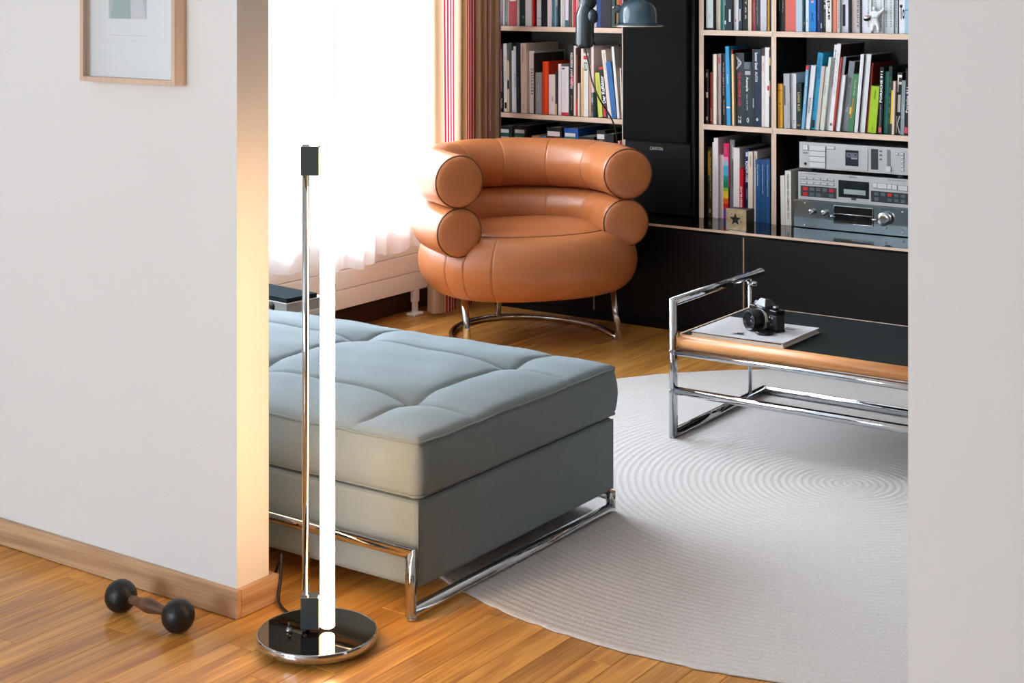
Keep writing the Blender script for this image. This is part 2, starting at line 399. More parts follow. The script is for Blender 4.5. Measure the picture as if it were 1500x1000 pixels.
# ================================================================ daybed
def build_daybed():
    X1, X0, Y0, Y1 = -2.150, -3.985, 2.735, 3.575
    t = thing('daybed', 'grey-blue upholstered daybed with tufted cushion and chrome tube frame', 'daybed', ((X0+X1)/2, (Y0+Y1)/2, 0))
    lx, ly = (X1-X0)/2, (Y1-Y0)/2
    # cushion top
    sx = [lx-.19-.51*k for k in range(4)][::-1]; sx = [lx-.19-.5067*k for k in range(4)]; sy = [-.20, .20]
    zt = .390; zb = .258
    def fine(l, seams, step):
        p = set(); k = int(2*l/step)
        for i in range(k+1): p.add(round(-l+2*l*i/k, 4))
        for s in seams:
            for d in (-.02, -.012, -.007, -.003, 0, .003, .007, .012, .02): p.add(round(s+d, 4))
        for d in (.0, .004, .01, .018): p.add(round(-l+d, 4)); p.add(round(l-d, 4))
        q = sorted(p); return q
    gx, gy = fine(lx, sx, .03), fine(ly, sy, .03)
    def hz(x, y):
        ex, ey = (lx-abs(x)), (ly-abs(y))
        crown = .034*(1-math.exp(-ex/.12))*(1-math.exp(-ey/.12))
        edge = -.012*max(0, 1-min(ex, ey)/.018)**2
        dx = min(abs(x-s) for s in sx); dy = min(abs(y-s) for s in sy)
        fade = min(1, ex/.10)*min(1, ey/.10)
        g = .009*(math.exp(-(dx/.007)**2)+.6*math.exp(-(dx/.03)**2)); g2 = .009*(math.exp(-(dy/.007)**2)+.6*math.exp(-(dy/.03)**2))
        tuft = .017*math.exp(-(dx*dx+dy*dy)/.0030)
        return zt+crown+edge-(max(g, g2)+.25*min(g, g2)+tuft)*(.12+.88*fade)
    bm = bmesh.new(); V = {}
    wr = lambda x, y: .0012*math.sin(31*x+17*y)+.001*math.sin(11*x-43*y)
    for i, x in enumerate(gx):
        for j, y in enumerate(gy): V[i, j] = bm.verts.new((x, y, hz(x, y)+wr(x, y)))
    nx, ny = len(gx), len(gy)
    for i in range(nx-1):
        for j in range(ny-1):
            f = bm.faces.new((V[i, j], V[i+1, j], V[i+1, j+1], V[i, j+1])); f.smooth = True
    loop = [(i, 0) for i in range(nx)]+[(nx-1, j) for j in range(1, ny)]+[(i, ny-1) for i in range(nx-2, -1, -1)]+[(0, j) for j in range(ny-2, 0, -1)]
    ring = [V[k] for k in loop]; top_edge = [v.co.copy() for v in ring]
    def corner(x, y, o):
        r = .022
        nx_ = max(-lx+r, min(lx-r, x)); ny_ = max(-ly+r, min(ly-r, y))
        d = Vector((x-nx_, y-ny_)); 
        if abs(x-nx_) > 1e-6 and abs(y-ny_) > 1e-6: d = d.normalized()*r
        q = Vector((nx_, ny_))+d
        n = d.normalized() if d.length > 0 else Vector((0, 0))
        return q.x+n.x*o, q.y+n.y*o
    for v in ring: v.co.x, v.co.y = corner(v.co.x, v.co.y, 0)
    levels = [(.85, .004), (.7, .008), (.5, .010), (.3, .008), (.12, .004), (0, -.004)]
    base = ring; bot = None
    for fz, o in levels:
        nr = []
        for v0, e in zip(ring, top_edge):
            x, y = corner(e.x, e.y, o); nr.append(bm.verts.new((x, y, zb+(e.z-zb)*fz)))
        for k in range(len(nr)):
            f = bm.faces.new((base[k], nr[k], nr[(k+1) % len(nr)], base[(k+1) % len(nr)])); f.smooth = True
        base = nr
    bm.faces.new(base)
    top_pts = [v.co.copy() for v in ring]; bot_pts = [v.co.copy() for v in base]
    cu = obj('seat_cushion', bm, FABRIC, t)
    for pts, dz in ((top_pts, .001), (bot_pts, .004)):
        bm = bmesh.new(); q = []
        for p in pts:
            pp = Vector((*corner(p.x, p.y, .0), p.z+dz))
            if not q or (pp-q[-1]).length > .004: q.append(pp)
        tube(bm, q, .0035, 6, closed=True); obj('piping', bm, FABRICP, cu)
    bm = bmesh.new(); rbox(bm, (-lx+.004, -ly+.004, .060), (lx-.004, ly-.010, .252), .012, 3)
    ba = obj('base', bm, FABRIC, t)
    for x_, y_ in ((lx-.007, -ly+.007), (lx-.007, ly-.013)):
        bm = bmesh.new(); tube(bm, [(x_, y_, .066), (x_, y_, .248)], .0028, 6); obj('piping', bm, FABRICP, ba)
    # chrome frame
    r = .0125; xo = lx-.006; yo = ly+.020; zr = .147; zf = r+.0078
    yb = ly-.022; zb_ = .052
    bm = bmesh.new(); mtube(bm, (-xo, -yo, zr), (xo, -yo, zr), r, (-xo, -yo, 0), (xo, -yo, 0)); obj('side_rail', bm, CHROME, t)
    bm = bmesh.new(); mtube(bm, (-xo, yb, zb_-.004), (xo, yb, zb_-.004), .010); obj('side_rail', bm, CHROME, t)
    for e in (-1, 1):
        bm = bmesh.new(); mtube(bm, (e*xo, -yo, zf), (e*xo, yb, zf), r, (e*xo, -yo, 1), (e*xo, yb, 1)); obj('floor_runner', bm, CHROME, t)
        bm = bmesh.new(); mtube(bm, (e*(xo-.06), -ly+.09, .048), (e*(xo-.06), yb-.02, .048), .0105); obj('cross_bar', bm, CHROME, t)
        bm = bmesh.new(); mtube(bm, (e*xo, -yo, zr), (e*xo, -yo, zf), r, (0, -yo, zr), (e*xo, 0, zf)); obj('leg', bm, CHROME, t)
        bm = bmesh.new(); mtube(bm, (e*xo, yb, .0605), (e*xo, yb, zf), r, None, (e*xo, 0, zf)); obj('leg', bm, CHROME, t)
        bm = bmesh.new(); lathe(bm, [(0, 0), (.010, 0), (.010, zf-r+.002), (0, zf-r+.002)], 14, Matrix.Translation((e*xo, -yo+.005, 0))); obj('glide', bm, CHROME, t)
build_daybed()

# ================================================================ tube floor lamp
def build_tube_lamp():
    c = lat(-.409, 3.34)
    t = thing('tube_floor_lamp', 'lit vertical tube floor lamp with chrome pole on round chrome base', 'lamp', (c.x, c.y, 0), YAW)   # local x = lateral, y = depth
    bm = bmesh.new(); lathe(bm, [(0, .010), (.124, .010), (.126, .012), (.126, .027), (.1245, .0285), (.1225, .0285), (.1225, .024), (0, .024)], 72)
    for f in bm.faces: f.smooth = False
    for f in bm.faces:
        if abs(f.normal.z) < .5: f.smooth = True
    bs = obj('base', bm, CHROME, t)
    bm = bmesh.new(); lathe(bm, [(0, .0245), (.122, .0245), (.122, .0284), (0, .0284)], 72, smooth=False); obj('top_plate', bm, mat('black_mirror_top', (10, 9, 8), .03, spec=1.0), bs)
    for k in range(3):
        a = k*2*PI/3+.5; bm = bmesh.new(); lathe(bm, [(0, 0), (.012, 0), (.012, .010), (0, .010)], 14, Matrix.Translation((.085*math.cos(a), .085*math.sin(a), 0))); obj('foot', bm, BLACKMETAL, bs)
    bm = bmesh.new(); tube(bm, [(-.0245, .004, .0285), (-.0245, .004, 1.049)], .0076, 20); obj('pole', bm, CHROME, t)
    for z0, z1 in ((.985, 1.045), (.036, .102)):
        bm = bmesh.new(); rbox(bm, (-.033, -.016, z0), (.0055, .012, z1), .0012, 1); b_ = obj('socket_block', bm, BLACKMETAL, t)
        bm = bmesh.new(); rbox(bm, (-.034, -.017, z1), (.004, .013, z1+.0018), .0006, 1); obj('cap_plate', bm, CHROME, b_)
    bm = bmesh.new(); tube(bm, [(-.0245, -.012, .0285), (-.0245, -.012, .046)], .003, 10); obj('bracket_pin', bm, CHROME, t)
    bm = bmesh.new(); p = [(0, .034)]
    for k in range(1, 6): a = k/5*PI/2; p.append((.0155*math.sin(a), .0395-.0055*math.cos(a)))
    p += [(.0155, 1.040), (.012, 1.0455), (0, 1.046)]
    lathe(bm, p, 28, Matrix.Translation((.0215, 0, 0))); obj('light_tube', bm, emis('lit_tube', (1, .595, .29), 26), t)
    sw = Matrix.Translation((-.058, -.004, 0))
    bm = bmesh.new(); lathe(bm, [(0, .0285), (.0075, .0285), (.0075, .033), (.0055, .034), (.0055, .037), (0, .037)], 18, sw); s_ = obj('switch', bm, STEEL, t)
    bm = bmesh.new(); lathe(bm, [(0, .037), (.003, .037), (.003, .047), (0, .048)], 12, sw); obj('switch_button', bm, BLACKMETAL, s_)
    # flex, from the base round the corner of the partition
    M = Matrix.Translation((c.x, c.y, 0)) @ Matrix.Rotation(YAW, 4, 'Z'); Mi = M.inverted()
    P = [Vector((-2.355, 2.565, .014)), Vector((-2.41, 2.59, .006)), Vector((-2.452, 2.615, .012)), Vector((-2.462, 2.632, .05)), Vector((-2.468, 2.641, .10)), Vector((-2.476, 2.644, .09)), Vector((-2.52, 2.648, .03)), Vector((-2.7, 2.66, .006)), Vector((-3.0, 2.67, .006))]
    bm = bmesh.new(); tube(bm, [Mi @ p for p in smooth_path(P)], .0035, 8); obj('power_cord', bm, mat('black_rubber', (16, 15, 15), .5), t)
def smooth_path(P, n=8):
    P = [Vector(p) for p in P]; out = []
    for i in range(len(P)-1):
        p0 = P[max(i-1, 0)]; p1 = P[i]; p2 = P[i+1]; p3 = P[min(i+2, len(P)-1)]
        for k in range(n):
            t = k/n; out.append(.5*((2*p1)+(p2-p0)*t+(2*p0-5*p1+4*p2-p3)*t*t+(3*p1-p0-3*p2+p3)*t**3))
    out.append(P[-1]); return out
build_tube_lamp()

# ================================================================ dumb-bell
def build_dumbbell():
    r = .0355
    pl = lat((177-750)/F*3.51, 3.51); pr = lat((261-750)/F*3.40, 3.40); d = (pr-pl).normalized(); mid = (pl+pr)/2
    L = (pr-pl).length/2
    t = thing('dumbbell', 'old dumb-bell with black iron balls and brown wooden grip on floor', 'dumbbell', (mid.x, mid.y, 0), math.atan2(d.y, d.x))
    iron = mat('black_iron', (24, 25, 27), .38, .2, bump=.35, bscale=90, var=.2, vscale=25)
    for s in (-1, 1):
        bm = bmesh.new(); p = []
        for k in range(25):
            a = PI*k/24; q = r*(1-.02*math.exp(-((a-PI*.42)/.04)**2)); p.append((max(q*math.sin(a), 0), -r*math.cos(a)))
        p[0] = (0, -r); p[-1] = (0, r)
        lathe(bm, p, 40, Matrix.Translation((s*L, 0, r)) @ along((s, .05, .02))); obj('ball_weight', bm, iron, t)
    bm = bmesh.new(); p = [(0, -L+r*.85)]
    for k in range(17):
        q = -1+2*k/16; p.append((.0095+.0062*math.exp(-(q/.42)**2), q*(L-r*.85)))
    p.append((0, L-r*.85))
    lathe(bm, p, 24, Matrix.Translation((0, 0, r)) @ along((1, 0, 0))); obj('grip', bm, wood('worn_grip', (72, 44, 28), (124, 84, 58), 2, .45), t)
build_dumbbell()

# ================================================================ framed print on the hall wall
def build_picture():
    x0, x1, z0, z1, y0, y1 = -2.957, -2.640, 1.158, 1.62, 2.480, 2.5155
    t = thing('framed_print', 'pale wooden box frame with white mounted print hanging on hall wall', 'picture', ((x0+x1)/2, y1, z0))
    ox, oy, oz = (x0+x1)/2, y1, z0; w2, h = (x1-x0)/2, z1-z0; d = y0-y1; b = .011
    def mem(poly):
        bm = bmesh.new(); prism(bm, poly, d, 0); return obj('frame_bar', bm, FRAMEW, t)
    mem([(-w2, 0), (w2, 0), (w2-b, b), (-w2+b, b)]); mem([(-w2, h), (-w2+b, h-b), (w2-b, h-b), (w2, h)])
    mem([(-w2, 0), (-w2+b, b), (-w2+b, h-b), (-w2, h)]); mem([(w2, 0), (w2, h), (w2-b, h-b), (w2-b, b)])
    B('mount_board', (-w2+b, -.014, b), (w2-b, -.004, h-b), mat('mount_white', (236, 238, 240), .7), t)
    g = mat('glazing', (255, 255, 255), .05); g = glass_pane('picture_glass'); B('glass', (-w2+b, -.028, b), (w2-b, -.0265, h-b), g, t)
    def P(px, py): q = atY(px, py, 2.502); return q.x-ox, q.z-oz
    ax0, az0 = P(160, 27); ax1, _ = P(215, 27); azt = az0+(ax1-ax0)*1.35
    pr = B('print', (ax0, -.0146, az0), (ax1, -.0141, azt), colm((188, 198, 204), .6), t)
    bm = bmesh.new(); wd = ax1-ax0
    prism(bm, [(ax0+.004, az0), (ax0+wd*.58, az0), (ax0+wd*.50, azt-.02), (ax0+wd*.40, azt-.02)], -.0150, -.01465); obj('print_shape', bm, colm((162, 184, 184), .6), pr)
    bm = bmesh.new(); prism(bm, [(ax0+wd*.60, az0), (ax1-.002, az0), (ax0+wd*.72, azt-.02), (ax0+wd*.6, azt-.02)], -.0150, -.01465); obj('print_shape', bm, colm((214, 214, 220), .6), pr)
    lx0, lz = P(162, 51.5); lx1, _ = P(215, 53); B('caption_line', (lx0, -.0146, lz), (lx1, -.0141, lz+.0008), colm((190, 188, 184)), t)
    ex0, _ = P(136, 58); ex1, ez = P(242, 62)
    bm = bmesh.new(); box(bm, (ex0, -.0146, ez), (ex1, -.0142, ez+.0006)); box(bm, (ex1, -.0146, ez), (ex1+.0006, -.0142, h-b)); obj('plate_mark', bm, colm((214, 214, 214)), t)
build_picture()

# ================================================================ armchair
def build_armchair():
    Fd = Vector((.823, -.568, 0)).normalized(); L = .135; R = .360; TOE = math.radians(7)
    fc = lat(.124, 5.965); c = fc-Fd*(L*math.cos(TOE)+R*math.sin(TOE))
    t = thing('armchair', 'tan leather armchair of two horseshoe rolls over a round seat', 'armchair', (c.x, c.y, 0), math.atan2(-Fd.x, Fd.y)+PI)
    # local: +y = back, -y = front, +x = right as seen from the front ... mirrored symmetric
    def roll(name, z, r, R, L, seams):
        n1 = 20; n2 = 120; a0 = PI+TOE
        e0 = Vector((R*math.cos(a0), R*math.sin(a0), 0)); dl = Vector((math.sin(TOE), -math.cos(TOE), 0))
        pts = [e0+dl*L*(1-k/n1) for k in range(n1)]
        pts += [Vector((R*math.cos(a0-(PI+2*TOE)*k/n2), R*math.sin(a0-(PI+2*TOE)*k/n2), 0)) for k in range(n2+1)]
        pts += [Vector((-e0.x, e0.y, 0))+Vector((-dl.x, dl.y, 0))*L*k/n1 for k in range(1, n1+1)]
        s = [0]
        for a, b in zip(pts, pts[1:]): s.append(s[-1]+(b-a).length)
        T = s[-1]; seg = 40; bm = bmesh.new(); rings = []
        fr = []
        for i, p in enumerate(pts):
            a = pts[max(i-1, 0)]; b = pts[min(i+1, len(pts)-1)]; d = (b-a).normalized(); fr.append((d, Vector((d.y, -d.x, 0))))
        # extra rings close to each seam
        samples = [x/240*T for x in range(241)]
        for q in seams: samples += [q*T+d for d in (-.010, -.006, -.003, -.0015, 0, .0015, .003, .006, .010)]
        samples = sorted(set(round(min(max(x, 0), T), 5) for x in samples))
        import bisect
        for x in samples:
            i = min(max(bisect.bisect_right(s, x)-1, 0), len(pts)-2); f_ = (x-s[i])/(s[i+1]-s[i])
            p = pts[i].lerp(pts[i+1], f_); d = fr[i][0].lerp(fr[i+1][0], f_).normalized(); nrm = Vector((d.y, -d.x, 0))
            g = min(abs(x-q*T) for q in seams); e = min(x, T-x)
            rad = r*(1-.022*math.exp(-(g/.004)**2)-.012*math.exp(-(g/.03)**2))*(1-.05*math.exp(-e/.012))
            ring = []
            for k in range(seg):
                an = 2*PI*k/seg
                q = p+nrm*rad*math.cos(an)+Vector((0, 0, 1))*(rad*.985*math.sin(an)+z)
                q.z += .002*math.sin(9*x/T*6+an*2)*math.exp(-(math.cos(an)+1)/1.)
                ring.append(bm.verts.new(q))
            rings.append(ring)
        for A_, B_ in zip(rings, rings[1:]):
            for k in range(seg):
                f = bm.faces.new((A_[k], A_[(k+1) % seg], B_[(k+1) % seg], B_[k])); f.smooth = True
        o = obj(name, bm, LEATHER, t)
        for sx in (-1, 1):
            Mx = Matrix.Translation((pts[-1].x*sx, pts[-1].y, z)) @ along((-sx*math.sin(TOE), -math.cos(TOE), 0))
            bm = bmesh.new(); rr = r*.95
            lathe(bm, [(rr, -.012), (rr, 0), (rr*.97, .006), (rr*.85, .012), (rr*.6, .016), (rr*.3, .018), (0, .0185)], 48, Mx); e_ = obj('end_panel', bm, LEATHER, o)
            bm = bmesh.new(); tube(bm, [Mx @ Vector((rr*1.0*math.cos(2*PI*k/56), rr*1.0*math.sin(2*PI*k/56), .002)) for k in range(56)], .0028, 8, closed=True); obj('piping', bm, LEATHERD, o)
    roll('top_roll', .652, .100, R, L, (.19, .345, .50, .655, .81))
    roll('middle_roll', .463, .094, R-.005, L-.01, (.19, .345, .50, .655, .81))
    # seat
    bm = bmesh.new(); seg = 120; zc, hh = .315, .120
    def plan(a, k):      # superellipse outline, k = inset
        e = 2/2.35; cx_, sy_ = math.cos(a), math.sin(a)
        ax, ay = .424-k, .362-k
        return Vector((ax*math.copysign(abs(cx_)**e, cx_)+.022, ay*math.copysign(abs(sy_)**e, sy_)+.060, 0))
    prof = []
    prof.append((.34, zc-hh+.004)); prof.append((.20, zc-hh)); prof.append((.12, zc-hh))
    for k in range(15):
        a = -PI/2+PI*k/14; prof.append((.10-.10*math.cos(a), zc+hh*math.sin(a)))
    prof += [(.108, zc+hh-.006), (.114, zc+hh-.001), (.13, zc+hh+.006), (.20, zc+hh+.016), (.28, zc+hh+.021), (.36, zc+hh+.022)]
    seams = [1.13*PI, 1.21*PI, 1.31*PI, 1.83*PI, 1.93*PI, .1*PI, .9*PI, .5*PI]
    angs = sorted(set([2*PI*k/seg for k in range(seg)]+[q+d for q in seams for d in (-.014, -.007, 0, .007, .014)]))
    rings = []
    for k_, z in prof:
        ring = []
        for a in angs:
            g = min(abs(a-q) for q in seams); groove = .004*math.exp(-(g/.007)**2) if k_ < .1 else 0
            p = plan(a, k_+groove); ring.append(bm.verts.new((p.x, p.y, z)))
        rings.append(ring)
    n = len(angs)
    for A_, B_ in zip(rings, rings[1:]):
        for k in range(n):
            f = bm.faces.new((A_[k], A_[(k+1) % n], B_[(k+1) % n], B_[k])); f.smooth = True
    bm.faces.new(rings[0]); fcap = bm.faces.new(rings[-1]); fcap.smooth = True
    s_ = obj('seat', bm, LEATHER, t)
    bm = bmesh.new(); tube(bm, [plan(2*PI*k/90, .108)+Vector((0, 0, zc+hh-.001)) for k in range(90)], .0026, 6, closed=True); obj('piping', bm, LEATHERD, s_)
    # chrome base
    r = .0125
    ring = [Vector((-.282, -.105, r))]+[Vector((.308*math.cos(a)+.026, .405*math.sin(a), r)) for a in [PI-PI*k/40 for k in range(41)]]+[Vector((.334, -.105, r))]
    bm = bmesh.new(); tube(bm, ring, r, 14); obj('floor_hoop', bm, CHROME, t)
    for s in (-1, 1):
        bm = bmesh.new(); tube(bm, [(s*.308+.026, -.115, .002), (s*.305+.024, -.06, .215)], .0135, 18); obj('leg', bm, CHROME, t)
    bm = bmesh.new(); tube(bm, [(0.026, .405, r), (.026, .375, .215)], .0115, 14); obj('leg', bm, CHROME, t)
build_armchair()

# ================================================================ coffee table
TZ = .318
def build_coffee_table():
    x0, x1, y0, y1 = -2.352, -1.20, 4.240, 4.862; r = .0135; g = .0075
    t = thing('coffee_table', 'low coffee table with chrome tube frame, black top and beech edge', 'table', (x0, y0, 0))
    W = x1-x0; D = y1-y0
    B('table_top', (.012, .030, TZ-.018), (W-.012, .515, TZ), mat('black_linoleum', (22, 29, 30), .7, var=.06, vscale=4, spec=.15), t, .001)
    bm = bmesh.new(); box(bm, (.010, .5155, TZ-.018), (W-.010, .519, TZ+.001)); box(bm, (.0065, .030, TZ-.018), (.0115, .519, TZ+.001)); obj('edge_strip', bm, PLY, t)
    bm = bmesh.new(); tube(bm, [(.0165, .012, TZ-.0180), (W-.0165, .012, TZ-.0180)], .0205, 24); obj('front_rail', bm, BEECH, t)
    zt = .268; zl = .150; za = .418
    for X in (0, W):
        sgn = 1
        bm = bmesh.new(); mtube(bm, (X, 0, g), (X, 0, za), r, (X, 1, g), (X, 1, za)); obj('leg', bm, CHROME, t)
        bm = bmesh.new(); mtube(bm, (X, 0, za), (X, D-.02, za), r, (X, 0, 0)); obj('arm_bar', bm, CHROME, t)
        bm = bmesh.new(); mtube(bm, (X, 0, g+r), (X, D, g+r), r, (X, 0, 1), (X+(1 if X == 0 else -1), D, g+r)); obj('floor_bar', bm, CHROME, t)
        bm = bmesh.new(); tube(bm, [(X+.006, D-.115, g+2*r-.003), (X+.006, D-.115, za-.008)], .0065, 12); rr_ = obj('rear_rod', bm, CHROME, t)
        bm = bmesh.new(); lathe(bm, [(0, -.016), (.006, -.016), (.008, -.010), (.008, .010), (.006, .016), (0, .016)], 14, Matrix.Translation((X+.014, D-.115, za-.022)) @ along((1, .2, 0))); obj('bolt', bm, CHROME, rr_)
        bm = bmesh.new(); tube(bm, [(X+.006, D-.135, .30), (X+.006, D-.095, .30)], .008, 10); obj('bolt', bm, CHROME, rr_)
        for z in (zt+.002, zl):
            bm = bmesh.new(); lathe(bm, [(.0, 0), (.0055, 0), (.0055, .002), (.003, .003), (0, .0025)], 14, Matrix.Translation((X-.002, -r+.0006, z)) @ along((0, -1, 0))); obj('screw', bm, STEEL, t)
    for nm, y, z in (('upper_bar', 0.0, zt), ('lower_bar', 0.0, zl)):
        bm = bmesh.new(); mtube(bm, (r*.6, y, z), (W-r*.6, y, z), .0105 if nm == 'upper_bar' else .0125); obj(nm, bm, CHROME, t)
    bm = bmesh.new(); mtube(bm, (0, D, g+r), (W, D, g+r), r, (0, 0, g+r), (W, 0, g+r)); obj('floor_bar', bm, CHROME, t)
    bm = bmesh.new(); mtube(bm, (.006, D-.115, TZ-.032), (W-.006, D-.115, TZ-.032), .0085); obj('rear_bar', bm, CHROME, t)
    for X in (.12, W-.12):
        bm = bmesh.new(); mtube(bm, (X, .010, TZ-.031), (X, D-.12, TZ-.031), .008); obj('cross_bar', bm, STEEL, t)
build_coffee_table()

# ---------------------------------------------------------------- book and camera lying on the table
def build_table_items():
    x0, x1, y0, y1 = -2.303, -1.998, 4.262, 4.515; z0 = TZ+.0005; th = .0135; z1 = z0+th
    t = thing('picture_book', 'large pale picture book lying flat under the camera on the table', 'book', (x0, y0, z0))
    W, D = x1-x0, y1-y0; COVER = mat('pale_cover', (214, 214, 218), .22)
    B('page_block', (.001, .003, .0022), (W-.004, D-.003, th-.0018), PAPER, t)
    B('back_cover', (0, 0, 0), (W, D, .0020), COVER, t)
    # front cover, lifting a little at the corner
    bm = bmesh.new(); n = 16; V = []
    for k in range(n+1):
        x = W*k/n; dz = .003*(k/n)**3
        V.append([bm.verts.new((x, y, z)) for y, z in ((0, th-.0016+dz), (D, th-.0016+dz*.6), (D, th+dz*.6), (0, th+dz))])
    for a, b in zip(V, V[1:]):
        for i in range(4): bm.faces.new((a[i], a[(i+1) % 4], b[(i+1) % 4], b[i]))
    bm.faces.new(V[0]); bm.faces.new(V[-1][::-1]); obj('front_cover', bm, COVER, t)
    B('spine_edge', (-.0012, .001, 0), (.0005, D-.001, th), colm((40, 40, 42)), t)
    B('dark_edge', (.002, -.0006, th-.0034), (W-.01, .002, th-.0018), colm((26, 26, 28)), t)
    # small dark ink drawing and faint lettering on the cover
    q = atz(1083, 489, z1); bm = bmesh.new(); M = Matrix.Translation((q.x-x0, q.y-y0, th+.0008))
    pts = []
    for k in range(14):
        a = 2*PI*k/14; rr = (.022 if k % 2 else .010)*(1+.3*math.sin(5*k)); pts.append(M @ Vector((rr*1.2*math.cos(a), rr*math.sin(a), 0)))
    bm.faces.new([bm.verts.new(p) for p in pts]); obj('ink_drawing', bm, colm((40, 48, 54)), t)
    bm = bmesh.new(); rr = random.Random(4); q = atz(1160, 482, z1+.002)
    for k in range(11):
        x = q.x-x0-.026+k*.005; y = q.y-y0+.012; h = rr.uniform(.003, .008); box(bm, (x, y-h/2, th+.0024), (x+.0011, y+h/2, th+.0030)); 
        if k % 2: box(bm, (x, y-.001, th+.0024), (x+.005, y+.0002, th+.0030))
    for k in range(3): box(bm, (q.x-x0-.022, q.y-y0-.002-k*.005, th+.0024), (q.x-x0+rr.uniform(.01, .026), q.y-y0-.0006-k*.005, th+.0030))
    obj('cover_print', bm, colm((120, 116, 122)), t)
    # camera
    z = z1+.0016
    f = Vector((-.454, -.888, 0)); wd = Vector((.888, -.454, 0)); pr = atz(1139, 487.5, z); c = pr-wd*.060+Vector((0, .012, 0))
    cam_ = thing('slr_camera', 'black single-lens reflex camera standing on the pale picture book', 'camera', (c.x, c.y, z), math.atan2(f.x, -f.y))
    lea = mat('black_leatherette', (17, 17, 19), .55, bump=.3, bscale=900); pnt = mat('black_enamel', (20, 21, 24), .28, .2)
    w2 = .068
    bm = bmesh.new(); rbox(bm, (-w2, -.018, .006), (w2, .016, .052), .005, 3); obj('body', bm, lea, cam_)
    bm = bmesh.new(); rbox(bm, (-w2, -.0185, 0), (w2, .0165, .0075), .0025, 2); obj('bottom_plate', bm, pnt, cam_)
    bm = bmesh.new(); rbox(bm, (-w2, -.0185, .050), (w2, .0165, .066), .003, 2); top = obj('top_plate', bm, pnt, cam_)
    # prism housing: wide at the bottom, sloping roof and front
    bm = bmesh.new()
    A = [(-.026, -.028, .064), (.026, -.028, .064), (.026, .014, .064), (-.026, .014, .064)]; C = [(-.026, -.028, .073), (.026, -.028, .073), (.026, .014, .073), (-.026, .014, .073)]
    Tp = [(-.012, -.016, .093), (.012, -.016, .093), (.014, .012, .087), (-.014, .012, .087)]
    L_ = [[bm.verts.new(p) for p in q] for q in (A, C, Tp)]
    for a, b in zip(L_, L_[1:]):
        for i in range(4): bm.faces.new((a[i], a[(i+1) % 4], b[(i+1) % 4], b[i]))
    bm.faces.new(L_[0][::-1]); bm.faces.new(L_[2]); bmesh.ops.bevel(bm, geom=bm.edges[:], offset=.0012, segments=2, affect='EDGES')
    pm_ = obj('prism_housing', bm, mat('prism_enamel', (38, 42, 48), .25, .2), cam_)
    lettering('maker_name', 'Nikon', colm((220, 220, 222)), pm_, (0, -.0285, .0688), (1, 0, 0), (0, 0, 1), .026, .0055, .01)
    Ml = Matrix.Translation((0, -.018, .031)) @ along((0, -1, 0))
    def ring(name, prof, m, par=cam_, seg=48):
        bm = bmesh.new(); lathe(bm, prof, seg, Ml); return obj(name, bm, m, par)
    lens_ = ring('lens', [(.030, 0), (.030, .006), (.031, .007), (.031, .022), (.0318, .023), (.0318, .036), (.0305, .037), (.0305, .050), (.0295, .052), (.0265, .052), (.022, .040), (.0175, .036)], pnt)
    ring('lens_mount', [(.0312, .0), (.0318, .002), (.0318, .005), (.030, .006)], CHROME, lens_)
    ring('aperture_ring', [(.0319, .0085), (.0325, .0092), (.0325, .0125), (.0319, .0132)], mat('ring_silver', (215, 215, 215), .3, .6), lens_)
    ring('front_glass', [(.0178, .036), (.015, .039), (.009, .0415), (0, .0425)], mat('lens_glass', (36, 40, 52), .03, .3), lens_)
    bm = bmesh.new(); lathe(bm, [(0, 0), (.0022, 0), (.0022, .001), (0, .0015)], 12, Matrix.Translation((.020, -.0625, .034)) @ along((1, -.4, 0))); obj('orange_dot', bm, colm((214, 150, 60)), lens_)
    for k in range(30):
        pass
    # dials on the top plate
    for x_, y_, r_, h_, m_, nm in ((.044, -.001, .0105, .0065, pnt, 'shutter_dial'), (.044, -.001, .0085, .0100, STEEL, 'wind_lever'), (-.048, -.001, .0105, .006, pnt, 'rewind_dial'), (-.048, -.001, .007, .011, STEEL, 'rewind_crank')):
        bm = bmesh.new(); lathe(bm, [(0, .0655), (r_, .0655), (r_, .0655+h_-.0008), (r_-.0008, .0655+h_), (0, .0655+h_)], 26, Matrix.Translation((x_, y_, 0))); obj(nm, bm, m_, top)
    for x_, z_, r_ in ((.040, .043, .0032), (.052, .042, .0036), (.047, .022, .0028), (.036, .030, .0018)):
        bm = bmesh.new(); lathe(bm, [(0, 0), (r_, 0), (r_*.9, .0035), (0, .0045)], 14, Matrix.Translation((x_, -.0182, z_)) @ along((0, -1, 0))); obj('button', bm, STEEL, cam_)
    # lens cap
    q = atz(1120.5, 489.5, z1)
    bm = bmesh.new(); lathe(bm, [(0, 0), (.0265, 0), (.0275, .0012), (.0275, .0065), (.026, .008), (.022, .0075), (0, .0075)], 36); o = obj('lens_cap', bm, pnt, loc=(q.x, q.y, z1+.0016))
    tag(o, 'round black lens cap lying on the picture book before the camera', 'lens cap')
build_table_items()

